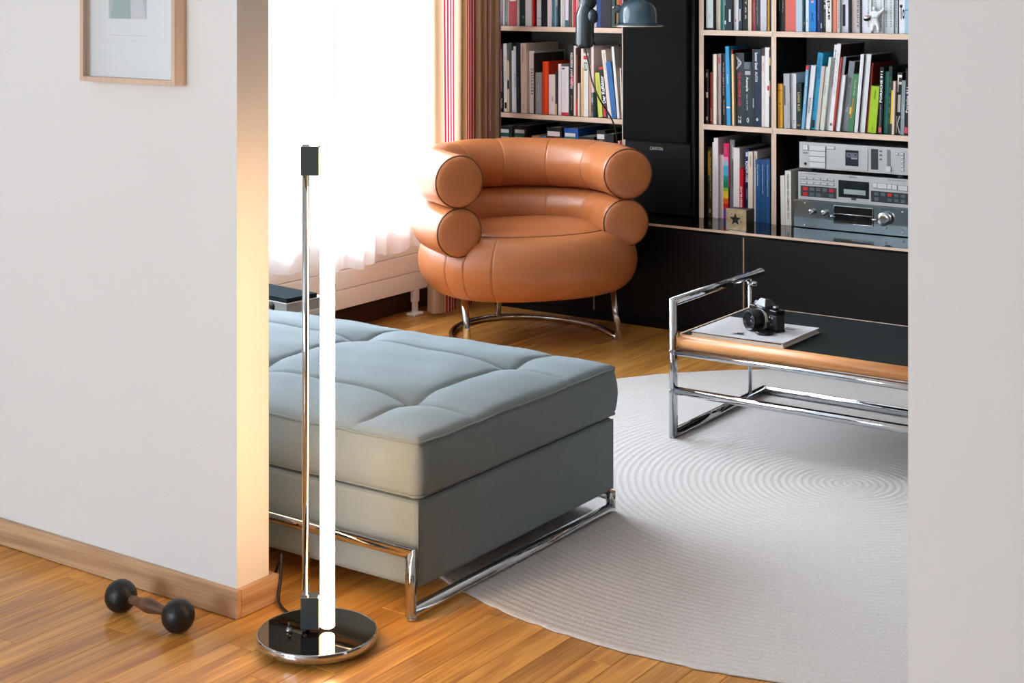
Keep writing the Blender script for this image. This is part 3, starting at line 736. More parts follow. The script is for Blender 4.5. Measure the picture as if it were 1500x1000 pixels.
# ================================================================ books stacked on the floor behind the daybed
def build_floor_stack():
    a = math.radians(-6)
    z = .0006
    for th, d, w, off, col, ed, label in (
        (.053, .20, .30, .00, (60, 54, 48), (200, 190, 176), 'dark book at the bottom of the floor stack behind the daybed'),
        (.054, .20, .30, .01, (150, 146, 140), (206, 200, 190), 'thick grey volume second from bottom of the floor stack'),
        (.054, .19, .29, .00, (214, 206, 196), (220, 214, 204), 'cream volume third from bottom of the floor stack'),
        (.052, .18, .29, .01, (84, 92, 96), (210, 204, 196), 'slate-coloured volume in the middle of the floor stack'),
        (.045, .18, .28, .00, (120, 96, 30), (206, 196, 170), 'olive-gold book lying in the floor stack'),
        (.030, .17, .28, .012, (196, 40, 96), (226, 216, 206), 'magenta book lying in the floor stack'),
        (.026, .17, .29, .020, (232, 230, 228), (226, 216, 206), 'thin white book under the boxed one in the floor stack'),
        (.040, .16, .30, .00, (236, 234, 232), (150, 148, 146), 'white boxed book with thumb notch near top of the floor stack'),
        (.056, .13, .30, .00, (30, 44, 50), (34, 46, 52), 'dark blue-green book on top of the floor stack')):
        th = th if th < .055 else .014
        p = Vector((-3.50-off, 3.77, z)); M = Matrix.Rotation(a, 4, 'Z')
        b = thing('flat_book', label, 'book', p, a, 'books stacked behind the daybed')
        cm = mat('matt_dark_cover', (26, 38, 44), .9, spec=.03) if 'on top' in label else colm(col)
        bm = bmesh.new(); box(bm, (-w, 0, 0), (0, d, .003)); box(bm, (-w, 0, th-.003), (0, d, th)); box(bm, (-w, d-.003, .003), (0, d, th-.003)); obj('cover', bm, cm, b)
        B('page_block', (-w+.004, .003, .003), (-.004, d-.0035, th-.003), colm(ed, .8), b)
        if 'notch' in label:
            bm = bmesh.new(); lathe(bm, [(0, 0), (.014, 0), (.014, .002), (0, .002)], 20, Matrix.Translation((-.075, .004, th*.5)) @ along((0, -1, 0))); obj('thumb_notch', bm, colm((24, 24, 26)), b)
        z += th+.0005
    return z
build_floor_stack()

# ================================================================ radiator
def build_radiator():
    y0, y1 = 2.75, 5.40; x = -4.098
    t = thing('radiator', 'long cream flat-panel radiator on feet under the sheer curtain', 'radiator', (x, y0, 0))
    m = mat('radiator_enamel', (238, 234, 230), .5)
    D = y1-y0
    for k in range(4):
        z = .106+k*.0765; B('panel', (-.028, 0, z), (0, D, z+.0748), m, t, .0025)
    B('core', (-.026, .01, .104), (-.008, D-.01, .41), m, t)
    for yy in (5.205-y0, 4.0-y0, 2.95-y0):
        bm = bmesh.new(); rbox(bm, (-.024, yy-.017, .055), (-.002, yy+.017, .106), .002, 1); box(bm, (-.020, yy-.012, .012), (-.006, yy+.012, .056)); rbox(bm, (-.036, yy-.032, .0), (.010, yy+.032, .012), .003, 1); obj('foot', bm, m, t)
    B('top_grille', (-.085, .02, .412), (-.002, D-.02, .418), m, t, .001)
build_radiator()
# window board
B('window_board', (WX-.08, 3.0, .4195), (WX+.07, 5.42, .4295), WHITEP, None, .003)
o = bpy.data.objects['window_board']; o.name = 'trim_1'; o['kind'] = 'structure'

# ================================================================ curtains
SHEER = cloth_mat('white_sheer', (250, 250, 252), .62, .22)
STRIPE = cloth_mat('striped_linen', (198, 170, 140), .34, .0, True)
def curtain(name, X, y0, y1, z0, z1, waves, amp, m, label, uvper, seed, hem=True, hemvar=.012, u0=0., taper=0):
    rr = random.Random(seed); ph = [rr.uniform(-.5, .5) for _ in range(12)]
    n = int(waves*28); nz = 26; bm = bmesh.new(); uvl = bm.loops.layers.uv.new('UVMap'); V = []; U = [u0]
    def pt(s, fz):
        wv = 2*PI*waves*s+ph[0]+.7*math.sin(2*PI*s*2.3+ph[1])
        A = amp*(.75+.35*math.sin(2*PI*s*1.7+ph[2]))*(1.08-.16*fz)
        return (X+A*math.sin(wv)+.25*A*math.sin(2*wv+ph[3])+.006*math.sin(5*fz+9*s), y0+(y1-y0)*s+.3*amp*math.sin(wv*1.0+1.1)+taper*(1-fz)*(s-.5))
    for i in range(n+1):
        s = i/n; col_ = []
        for j in range(nz+1):
            fz = j/nz; x, y = pt(s, fz); z = z0+(z1-z0)*fz+(hemvar*math.sin(2*PI*waves*s*.5+ph[4])*(1-fz)**3)
            col_.append(bm.verts.new((x, y, z)))
        if i: U.append(U[-1]+math.dist(pt(s, .5), pt((i-1)/n, .5))/uvper)
        V.append(col_)
    for i in range(n):
        for j in range(nz):
            f = bm.faces.new((V[i][j], V[i+1][j], V[i+1][j+1], V[i][j+1])); f.smooth = True
            for lp, (a, b) in zip(f.loops, ((i, j), (i+1, j), (i+1, j+1), (i, j+1))): lp[uvl].uv = (U[a], b/nz)
    me = bpy.data.meshes.new(name); bm.to_mesh(me); bm.free()
    o = obj(name, me, m); tag(o, label, 'curtain')
    if hem:
        bm = bmesh.new(); hv = []
        for i in range(n+1):
            s = i/n; x, y = pt(s, 0); x2, y2 = pt(s, .05); z = z0+hemvar*math.sin(2*PI*waves*s*.5+ph[4])
            hv.append((bm.verts.new((x+.0015, y, z)), bm.verts.new((x2+.0015, y2, z+.075))))
        for a, b in zip(hv, hv[1:]):
            f = bm.faces.new((a[0], b[0], b[1], a[1])); f.smooth = True
        obj('hem', bm, m, o)
    return o
curtain('sheer_curtain', -4.056, 2.80, 4.62, .312, 2.42, 6, .020, SHEER, 'white sheer curtain panel behind the tube lamp over the radiator', .3, 2)
curtain('sheer_curtain', -4.006, 4.56, 4.80, .284, 2.42, 2, .022, SHEER, 'narrow gathered white sheer panel hanging lowest beside the lamp', .3, 5)
curtain('sheer_curtain', -4.056, 4.78, 5.19, .295, 2.42, 3.4, .020, SHEER, 'white sheer curtain panel between lamp and tan armchair', .3, 9)
def striped_curtain():
    # plan of the folds: direction seen, distance from the wall, cloth coordinate (the stripe group lies at .60 to .87)
    plan = [(626, -4.06, .15), (634, -4.005, .35), (648, -3.985, .58), (660, -3.98, .74), (669, -4.0, .90), (673, -4.05, 1.1), (676, -4.085, 1.3), (679, -4.06, 1.48), (682.5, -4.02, 1.59), (690, -3.995, 1.74), (698, -4.015, 1.88), (701, -4.06, 2.1),
            (704, -4.075, 2.3), (708, -4.03, 2.45), (713, -4.015, 2.60), (717, -4.03, 2.70), (719, -4.07, 2.95), (722, -4.065, 3.3), (726, -4.035, 3.5), (729.5, -4.035, 3.60), (732.5, -4.06, 3.72)]
    P = []
    for px, X, u in plan:
        r = ray(px, 0); P.append(Vector((X, X/r.x*r.y, u)))
    Q = smooth_path(P, 5); nz = 24; bm = bmesh.new(); uvl = bm.loops.layers.uv.new('UVMap'); V = []
    for i, p in enumerate(Q):
        col_ = []
        for j in range(nz+1):
            fz = j/nz; col_.append(bm.verts.new((p.x+.006*math.sin(4*fz+i*.12)*(1-fz), p.y+.004*math.sin(3*fz+i*.2), .02+2.4*fz)))
        V.append(col_)
    for i in range(len(Q)-1):
        for j in range(nz):
            f = bm.faces.new((V[i][j], V[i+1][j], V[i+1][j+1], V[i][j+1])); f.smooth = True
            for lp, (a, b) in zip(f.loops, ((i, j), (i+1, j), (i+1, j+1), (i, j+1))): lp[uvl].uv = (Q[a].z, b/nz)
    me = bpy.data.meshes.new('striped_curtain'); bm.to_mesh(me); bm.free()
    tag(obj('striped_curtain', me, STRIPE), 'tan linen curtain with groups of red stripes beside the bookcase', 'curtain')
striped_curtain()
bm = bmesh.new(); tube(bm, [(-4.035, 2.75, 2.435), (-4.035, 5.8, 2.435)], .012, 12); o = obj('curtain_rail', bm, WHITEP); tag(o, 'white rail above the window from which the curtains hang', 'curtain rail')
bm = bmesh.new()
for yy in (2.9, 4.3, 5.7): box(bm, (-4.042, yy-.01, 2.446), (-4.028, yy+.01, 2.499))
obj('rail_bracket', bm, WHITEP, o)

# ================================================================ low cabinets, worktop
YC, YS, ZCAB, ZS2, ZS1 = 5.553, 5.809, .418, .802, 1.188
seams = [-4.13, -3.45, -2.77, -2.09, -1.41]
cab_lab = ['black low cabinet unit behind the tan armchair', 'black low cabinet unit between armchair and coffee table arm', 'black low cabinet unit under the hi-fi stack', 'black low cabinet unit at the far right end']
for i in range(4):
    a, b = (seams[i] if i else -3.955)+.0015, seams[i+1]-.0015
    t = thing('low_cabinet', cab_lab[i], 'cabinet', ((a+b)/2, YC, 0), 0, 'low black cabinets'); w2 = (b-a)/2
    B('body', (-w2, .020, .036), (w2, .54, .399), BLACK, t)
    d_ = B('door', (-w2+.002, 0, .038), (w2-.0035, .019, .399), BLACK, t, .0008)
    B('door_edge', (w2-.0034, .0005, .038), (w2-.0008, .019, .399), PLYZ, d_)
    if i == 0: B('end_panel', (-w2-.19, .254, .0005), (-w2-.0005, .54, .399), BLACK, t)
    B('plinth', (-w2, .006, .0005), (w2, .5, .0355), BLACK, t)
bm = bmesh.new(); box(bm, (-3.955, YC-.001, .400), (-1.41, 6.10, ZCAB)); box(bm, (-4.15, 5.806, .400), (-3.955, 6.10, ZCAB)); o = obj('worktop', bm, GLOSSBLACK); tag(o, 'long gloss black worktop running over the low cabinets', 'worktop')
B('edge_strip', (-3.955, YC-.0045, .409), (-1.41, YC-.0011, ZCAB), PLY, o)

# ================================================================ bookcases
BT = .021
def bookcase(label, x0, x1, ups, rows):
    t = thing('bookcase', label, 'bookcase', (x0, YS, ZCAB), 0); zt = 2.35
    for u in ups:
        p = B('upright', (u-x0, .002, 0), (u-x0+.021, .300, zt-ZCAB), BLACK, t)
        B('edge_strip', (u-x0, 0, 0), (u-x0+.021, .0019, zt-ZCAB), PLYZ, p)
    for a, b in zip(ups, ups[1:]):
        for z in rows:
            p = B('shelf_board', (a-x0+.0212, .002, z-BT-ZCAB), (b-x0-.0002, .288, z-ZCAB), BLACK, t)
            # front edge laps over the upright a little, as the photo shows
            B('edge_strip', (a-x0+.0205-.012, -.0025, z-BT-ZCAB), (b-x0+.0005+.004, .0019, z-ZCAB), PLY, p)
        B('back_panel', (a-x0+.0212, .289, 0), (b-x0-.0002, .2985, zt-ZCAB), mat('grey_back', (112, 116, 112), .8), t)
    return t
bookcase('birch-edged black bookcase bay between striped curtain and tall speaker', -4.15, -3.449, [-4.15, -3.470], (ZS2, ZS1, 1.574, 1.96, 2.35))
bookcase('birch-edged black bookcase right of the speaker, holding books and hi-fi', -3.102, -1.41, [-3.102, -2.777, -2.090, -1.431], (ZS2, ZS1, 1.574, 1.96, 2.35))

# ================================================================ loudspeaker
def build_speaker():
    x0, x1 = -3.444, -3.112; y0 = 5.79
    t = thing('loudspeaker', 'tall black loudspeaker standing between the two bookcases', 'loudspeaker', ((x0+x1)/2, y0, ZCAB)); w2 = (x1-x0)/2
    m = mat('speaker_black', (12, 14, 17), .42, spec=.25); B('body', (-w2, 0, .004), (w2, .30, 1.22), m, t, .004)
    gx0 = atY(912.5, 100, 5.765).x-(x0+x1)/2; gx1 = atY(1006.5, 100, 5.765).x-(x0+x1)/2
    B('grille', (gx0, -.028, .722-ZCAB), (gx1, -.001, 1.20), mat('grille_cloth', (27, 27, 26), .95, bump=.4, bscale=1200, spec=.08), t, .004)
    B('lower_baffle', (gx0+.0, -.008, .006), (gx1+.006, -.0005, .716-ZCAB), mat('baffle_black', (14, 17, 20), .4, spec=.25), t, .002)
    q = atY(961, 217.5, 5.78); lettering('maker_name', 'CANTON', colm((205, 196, 176)), t, (q.x-(x0+x1)/2, -.0085, q.z-ZCAB), (1, 0, 0), (0, 0, 1), .062, .0135, .008)
    for k in (-1, 1):
        bm = bmesh.new(); lathe(bm, [(0, 0), (.015, 0), (.015, .004), (0, .004)], 14, Matrix.Translation((k*.12, .05, 0))); obj('foot', bm, BLACKMETAL, t)
build_speaker()

# ================================================================ jointed reading lamp (clamped to the shelf above the picture)
def build_reading_lamp():
    D = 6.33
    def P(px, py, d=D): return lat((px-CX)/F*d, d, H-(py-YH)*d/F)
    blue = mat('blue_grey_enamel', (50, 76, 89), .22, coat=.6); dark = mat('joint_enamel', (30, 46, 54), .25)
    clampx, clampz = -3.30, 1.40
    root = Vector((-3.56, 5.79, 1.553)); t = thing('reading_lamp', 'jointed blue-grey metal reading lamp hanging in front of the bookshelves', 'lamp', root)
    def loc(p): return Vector(p)-root
    J = P(858, -12); Bt = P(856, 70); ax = (J-Bt)
    # bottle-shaped lower arm
    bm = bmesh.new(); L = ax.length; s = .026
    prof = [(a_*1.42, b_) for a_, b_ in [(0, 0), (.018, .0), (.0235, .006), (.026, .02), (.026, L*.40), (.0275, L*.50), (.0265, L*.60), (.021, L*.70), (.0165, L*.76), (.0165, L*.82), (.0185, L*.83), (.0185, L*.9), (.012, L), (0, L)]]
    lathe(bm, prof, 28, Matrix.Translation(loc(Bt)) @ along(ax)); arm = obj('lower_arm', bm, mat('arm_enamel', (30, 45, 52), .25, coat=.5), t)
    q = P(868, 24, D-.02); bm = bmesh.new()
    lathe(bm, [(0, -.022), (.020, -.019), (.029, -.007), (.029, .007), (.020, .019), (0, .022)], 28, Matrix.Translation(loc(q)) @ along((ca, sa, .1))); obj('joint_cap', bm, dark, arm)
    q = P(862, 2); bm = bmesh.new()
    pr = [(.034*math.sin(PI*k/14), -.034*math.cos(PI*k/14)) for k in range(15)]; pr[0] = (0, -.034); pr[-1] = (0, .034)
    lathe(bm, pr, 28, Matrix.Translation(loc(q))); obj('ball_joint', bm, dark, t)
    top = Vector((q.x-.06, 5.66, 1.555))
    bm = bmesh.new(); tube(bm, [loc(p) for p in fillet([q, Vector((q.x, q.y, 1.553)), Vector((root.x+.0, root.y-.012, 1.553))], .03)], .009, 14); obj('bracket_arm', bm, dark, t)
    bm = bmesh.new(); rbox(bm, (-.022, -.030, -.024), (.022, .055, -.0005), .002, 1); rbox(bm, (-.022, -.030, .0225), (.022, .055, .034), .002, 1); box(bm, (-.022, -.030, -.0005), (.022, -.002, .0225)); obj('clamp', bm, dark, t)
    # upper arm to the shade
    j2 = P(905, 13); bm = bmesh.new(); tube(bm, [loc(p) for p in smooth_path([q, P(880, -22), P(908, -30), P(914, -16)])], .0085, 14); obj('upper_arm', bm, blue, t)
    bm = bmesh.new(); pr = [(.0165*math.sin(PI*k/12), -.0165*math.cos(PI*k/12)) for k in range(13)]; pr[0] = (0, -.0165); pr[-1] = (0, .0165)
    lathe(bm, pr, 24, Matrix.Translation(loc(j2))); kn = obj('knuckle', bm, blue, t)
    bm = bmesh.new(); lathe(bm, [(0, 0), (.007, 0), (.006, .008), (0, .010)], 16, Matrix.Translation(loc(P(900, 11, D-.012))) @ along((-ca+.4, -sa-.5, 0))); obj('screw_head', bm, CHROME, kn)
    sc_ = P(934, 36)
    bm = bmesh.new(); prof = [(.100, -.006), (.101, -.002), (.084, .004), (.079, .010), (.0785, .045), (.074, .066), (.062, .084), (.042, .096), (.028, .100), (.026, .140), (.020, .150), (0, .152)]
    lathe(bm, prof, 48, Matrix.Translation(loc(sc_))); sh = obj('shade', bm, blue, t)
    bm = bmesh.new(); lathe(bm, [(.0985, -.007), (.0815, .003), (.076, .010), (.0755, .044), (.071, .064), (.060, .081), (.040, .093), (0, .094)], 48, Matrix.Translation(loc(sc_))); obj('shade_lining', bm, mat('shade_lining', (226, 214, 196), .5), sh)
    bm = bmesh.new(); tube(bm, [loc(sc_)+Vector((.100*math.cos(2*PI*k/48), .100*math.sin(2*PI*k/48), -.005)) for k in range(48)], .0022, 8, closed=True); obj('rim', bm, mat('worn_rim', (206, 186, 160), .35, .6), sh)
    bm = bmesh.new(); pr = [(.022*math.sin(PI*k/12), -.022*math.cos(PI*k/12)) for k in range(13)]; pr[0] = (0, -.022); pr[-1] = (0, .022)
    lathe(bm, pr, 20, Matrix.Translation(loc(sc_)+Vector((0, 0, .044)))); obj('bulb', bm, emis('reading_bulb', (1, .62, .32), 26), sh)
    # flex down to the worktop
    pth = [P(857, 71), P(862, 92), P(867, 118), P(878, 145), P(892, 167, 6.38), P(900, 185, 6.42), P(904, 206, 6.45), P(905, 222, 6.46), P(905, 290, 6.46), P(904, 306, 6.47)]
    bm = bmesh.new(); tube(bm, [loc(p) for p in smooth_path(pth)], .0032, 8); obj('power_cord', bm, mat('cord_grey', (50, 46, 40), .5), t)
build_reading_lamp()

# ================================================================ hi-fi
def build_hifi():
    YH_ = 5.800
    def c8(cx, cy): q = atY(1130+cx/5.883, 195+cy/5.883, YH_); return q.x, q.z
    silver = mat('silver_fascia', (176, 178, 178), .35, .35); dkpanel = mat('dark_panel', (30, 42, 48), .35); btn = mat('button_grey', (72, 86, 92), .4); red = colm((196, 28, 34)); shade = mat('groove', (70, 72, 74), .5); lite = mat('button_silver', (196, 198, 198), .35, .3)
    XR = -2.205
    def unit(name, label, x0, z0, z1, depth, m):
        t = thing(name, label, 'hi-fi unit', (x0, YH_, z0)); W = XR-x0
        B('case', (.002, .006, .003), (W-.002, depth, z1-z0-.001), mat('case_grey', (120, 122, 124), .4, .5), t, .002)
        f = B('fascia', (0, 0, .002), (W, .0058, z1-z0), m, t, .001)
        for x in (.04, W-.04):
            for y in (.03, depth-.04):
                bm = bmesh.new(); lathe(bm, [(0, 0), (.012, 0), (.012, .003), (0, .003)], 12, Matrix.Translation((x, y, 0))); obj('foot', bm, BLACKMETAL, t)
        return t, f
    def rect(par, root, cx0, cy0, cx1, cy1, name, m, pr=.0015, r=.0005):
        if m is lite and name != 'slider_knob': rect_(par, root, cx0-2.5, cy0-1.5, cx1+4, cy1+4.5, 'key_recess', shade, .0008, .0002)
        return rect_(par, root, cx0, cy0, cx1, cy1, name, m, pr, r)
    def rect_(par, root, cx0, cy0, cx1, cy1, name, m, pr=.0015, r=.0005):
        # corner pixels of a small rectangle on the front; rows fall towards the right with perspective
        x0, za = c8(cx0, cy0); x1, zb = c8(cx1, cy0); _, zc = c8(cx0, cy1)
        rx, _, rz = root.location
        return B(name, (x0-rx, -pr, zc-rz), (x1-rx, -.0002, za-rz), m, par, min(r, pr*.4))
    dxz = 0.083   # fascia lines fall by this slope per crop pixel
    # ---- amplifier (bottom)
    x0, zt = c8(192, 562); zA = c8(192, 800)[1]
    zA = ZCAB+.0006
    t, f = unit('amplifier', 'chrome-fronted amplifier with round knobs at the bottom of the hi-fi stack', x0, zA, zt-.003, .27, mat('amp_chrome', (150, 165, 172), .10, .95))
    a = rect(f, t, 541, 622, 876, 770, 'display_window', mat('amp_black', (8, 8, 10), .15), .004, .003)
    bx0, bz = c8(541, 690); bx1, _ = c8(876, 690); r_ = t.location
    bm = bmesh.new(); tube(bm, [(bx0-r_.x, -.0055, bz-r_.z), (bx1-r_.x, -.0055, bz-r_.z)], .0022, 10); obj('display_bar', bm, CHROME, a)
    bm = bmesh.new()
    cx0_, cz0 = c8(541, 770); cx1_, cz1 = c8(876, 622); cz1 = c8(541, 622)[1]
    loop = [(bx0-r_.x, -.004, cz0-r_.z), (bx1-r_.x, -.004, cz0-r_.z), (bx1-r_.x, -.004, cz1-r_.z), (bx0-r_.x, -.004, cz1-r_.z)]
    tube(bm, [Vector(p) for p in fillet(loop+loop[:1], .004, 4)], .0018, 8); obj('display_rim', bm, CHROME, a)
    def knob(cx, cy, r, h, name='knob', m=CHROME):
        x, z = c8(cx, cy); bm = bmesh.new()
        lathe(bm, [(0, 0), (r*.8, 0), (r*.8, h*.25), (r, h*.3), (r, h*.9), (r*.9, h), (r*.4, h*.97), (0, h*.96)], 32, Matrix.Translation((x-r_.x, -.0003, z-r_.z)) @ along((0, -1, 0))); return obj(name, bm, m, f)
    k = knob(985, 735, .026, .028); knob(355, 675, .0105, .020); knob(462, 683, .0105, .020)
    for cx, cy in ((290, 600), (290, 790), (1130, 680), (985, 832), (1135, 870)): knob(cx, cy if cy < 800 else cy-14, .0042, .003, 'screw', STEEL)
    for cx, cy in ((520, 715), (890, 745)):
        x, z = c8(cx, cy); bm = bmesh.new(); tube(bm, [(x-r_.x-.012, -.006, z-r_.z), (x-r_.x+.016, -.006, z-r_.z)], .004, 10); obj('link_rod', bm, CHROME, f)
    amp_top = zt-.003
    # ---- tuner / player (middle)
    x0, zt = c8(230, 328); zb = amp_top+.0005
    t, f = unit('tuner', 'silver tuner with dark key panels and red keys in the middle of the stack', x0, zb, zt, .27, silver)
    sl = lambda cx: dxz*(cx-250)
    def R(cx0, cy0, cx1, cy1, name, m, pr=.0015, par=None): return rect(par or f, t, cx0, cy0, cx1, cy1, name, m, pr)
    for row, cy in ((0, 375), (1, 415)):
        for i in range(5):
            x = 255+i*59; R(x, cy+i*4.5, x+48, cy+i*4.5+15, 'key', lite, .0025)
    p1 = R(252, 448, 562, 540, 'key_panel', dkpanel, .0008)
    for row in (0, 1):
        for i in range(5):
            x = 275+i*56-(0); cy = 462+row*46+i*4.2; isred = (row == 0 and i in (0, 4)) or (row == 1 and i == 0)
            if row == 1 and i == 3: continue
            R(x, cy, x+40, cy+27, 'key', red if isred else btn, .003, p1)
    d = R(578, 402, 842, 548, 'display', mat('display_dark', (16, 22, 26), .15), .0012)
    R(625, 480, 812, 522, 'screen', mat('lcd_screen', (150, 162, 164), .3), .002, d); R(690, 553, 730, 575, 'eject_key', dkpanel, .002, d)
    for i, (a_, b_) in enumerate(((878, 912), (916, 996), (1000, 1036), (1040, 1084), (1094, 1175))): R(a_, 425+i*6, b_, 468+i*6, 'key', lite, .003)
    p2 = R(858, 495, 1178, 590, 'key_panel', dkpanel, .0008)
    for row in (0, 1):
        for i in range(5):
            x = 888+i*57; cy = 508+row*44+i*5
            if row == 1 and i == 1: continue
            R(x, cy, x+38, cy+26, 'key', red if (row == 0 and i == 2) else btn, .003, p2)
    x, z = c8(704, 380); lettering('maker_name', 'REVOX', colm((30, 32, 34)), f, (x-t.location.x, -.0006, z-t.location.z), (1, 0, 0), (0, 0, 1), .032, .006, .01)
    x, z = c8(330, 352); B('print_line', (x-.026-t.location.x, -.0006, z-t.location.z), (x+.030-t.location.x, -.0002, z+.0014-t.location.z), shade, f)
    x, z = c8(1080, 410); B('print_line', (x-.035-t.location.x, -.0006, z-t.location.z), (x+.035-t.location.x, -.0002, z+.0014-t.location.z), shade, f)
    mid_top = zt
    # ---- cassette deck (top)
    x0, zt = c8(240, 72); zb0 = c8(240, 300)[1]
    t, f = unit('cassette_deck', 'silver cassette deck with tape window on top of the hi-fi stack', x0, max(zb0, mid_top+.0006), zt, .25, silver)
    zb = max(zb0, mid_top+.0006)
    if zb > mid_top+.002:
        for xx in (.04, XR-x0-.04):
            for yy in (.03, .2):
                bm = bmesh.new(); lathe(bm, [(0, mid_top-zb+.0003), (.013, mid_top-zb+.0003), (.013, .003), (0, .003)], 12, Matrix.Translation((xx, yy, 0))); obj('foot', bm, BLACKMETAL, t)
    R(273, 97, 316, 142, 'power_key', lite, .003)
    for i in range(4): R(332, 104+i*47, 468, 104+i*47+(43 if i < 3 else 48), 'transport_key', lite, .0035)
    R(478, 112, 545, 134, 'key', lite, .003)
    dr = R(565, 118, 832, 305, 'tape_door', silver, .003)
    wn = R(640, 143, 753, 278, 'tape_window', mat('tape_window', (24, 30, 36), .12), .0042, dr); R(648, 165, 748, 205, 'cassette', mat('cassette_grey', (88, 96, 104), .4), .0048, wn)
    for cx in (675, 728):
        x, z = c8(cx, 186); bm = bmesh.new(); lathe(bm, [(0, 0), (.0032, 0), (.0032, .0008), (0, .0008)], 14, Matrix.Translation((x-t.location.x, -.0048, z-t.location.z)) @ along((0, -1, 0))); obj('reel_hole', bm, colm((20, 22, 26)), wn)
    R(690, 210, 745, 222, 'tape_print', colm((150, 156, 160)), .0046, wn)
    R(858, 134, 920, 312, 'level_meter', dkpanel, .0012)
    R(996, 142, 1028, 285, 'slider_slot', mat('slot_grey', (108, 112, 112), .4), .0008); R(992, 282, 1034, 328, 'slider_knob', lite, .007)
    for i, cy in enumerate((148, 182, 218)): R(934, cy, 952, cy+14, 'key', btn, .003)
    for cy in (168, 200, 236, 272, 308): R(1118, cy, 1142, cy+18, 'key', lite, .0035)
    R(1070, 168, 1094, 186, 'key', lite, .0035)
    for cx, cy, r0 in ((293, 262, .0055),):
        x, z = c8(cx, cy); bm = bmesh.new(); lathe(bm, [(0, 0), (r0, 0), (r0, .0015), (r0*.6, .002), (0, .0012)], 18, Matrix.Translation((x-t.location.x, -.0002, z-t.location.z)) @ along((0, -1, 0))); obj('jack_socket', bm, colm((14, 14, 16)), f)
    x, z = c8(295, 170); lettering('maker_name', 'REVOX', colm((50, 52, 54)), f, (x-t.location.x, -.0006, z-t.location.z), (1, 0, 0), (0, 0, 1), .020, .0065, .01)
build_hifi()

# ================================================================ star-fronted metal box on the worktop
def build_star_box():
    p0 = atz(1064, 335, ZCAB); p1 = atz(1093, 340.7, ZCAB); Y = 5.592; x0 = atY(1063.5, 300, Y).x; x1 = atY(1093, 300, Y).x; w = x1-x0; h = .082
    t = thing('star_box', 'small metal box with a star cut-out standing on the worktop edge', 'box', (x0, Y, ZCAB+.0004))
    B('body', (0, .002, 0), (w, .072, h-.003), mat('box_black', (12, 12, 14), .4), t, .001)
    br = mat('aged_brass', (168, 152, 122), .32, .85, var=.25, vscale=40); fp = B('front_plate', (0, 0, 0), (w, .0019, h), br, t, .0005)
    bm = bmesh.new(); pts = []
    for k in range(10):
        a = PI/2+2*PI*k/10; r = .026 if k % 2 == 0 else .0105; pts.append((w*.46+r*math.cos(a), h*.50+r*math.sin(a)))
    prism(bm, pts, -.0006, -.00005); obj('star_cutout', bm, colm((14, 13, 13), .6), fp)
    for k in range(5):
        a = PI/2+2*PI*(k+.5)/5; bm = bmesh.new(); lathe(bm, [(0, 0), (.0018, 0), (.0018, .0006), (0, .0008)], 10, Matrix.Translation((w*.46+.026*math.cos(a), -.0001, h*.50+.026*math.sin(a))) @ along((0, -1, 0))); obj('rivet', bm, colm((50, 44, 36)), fp)
build_star_box()

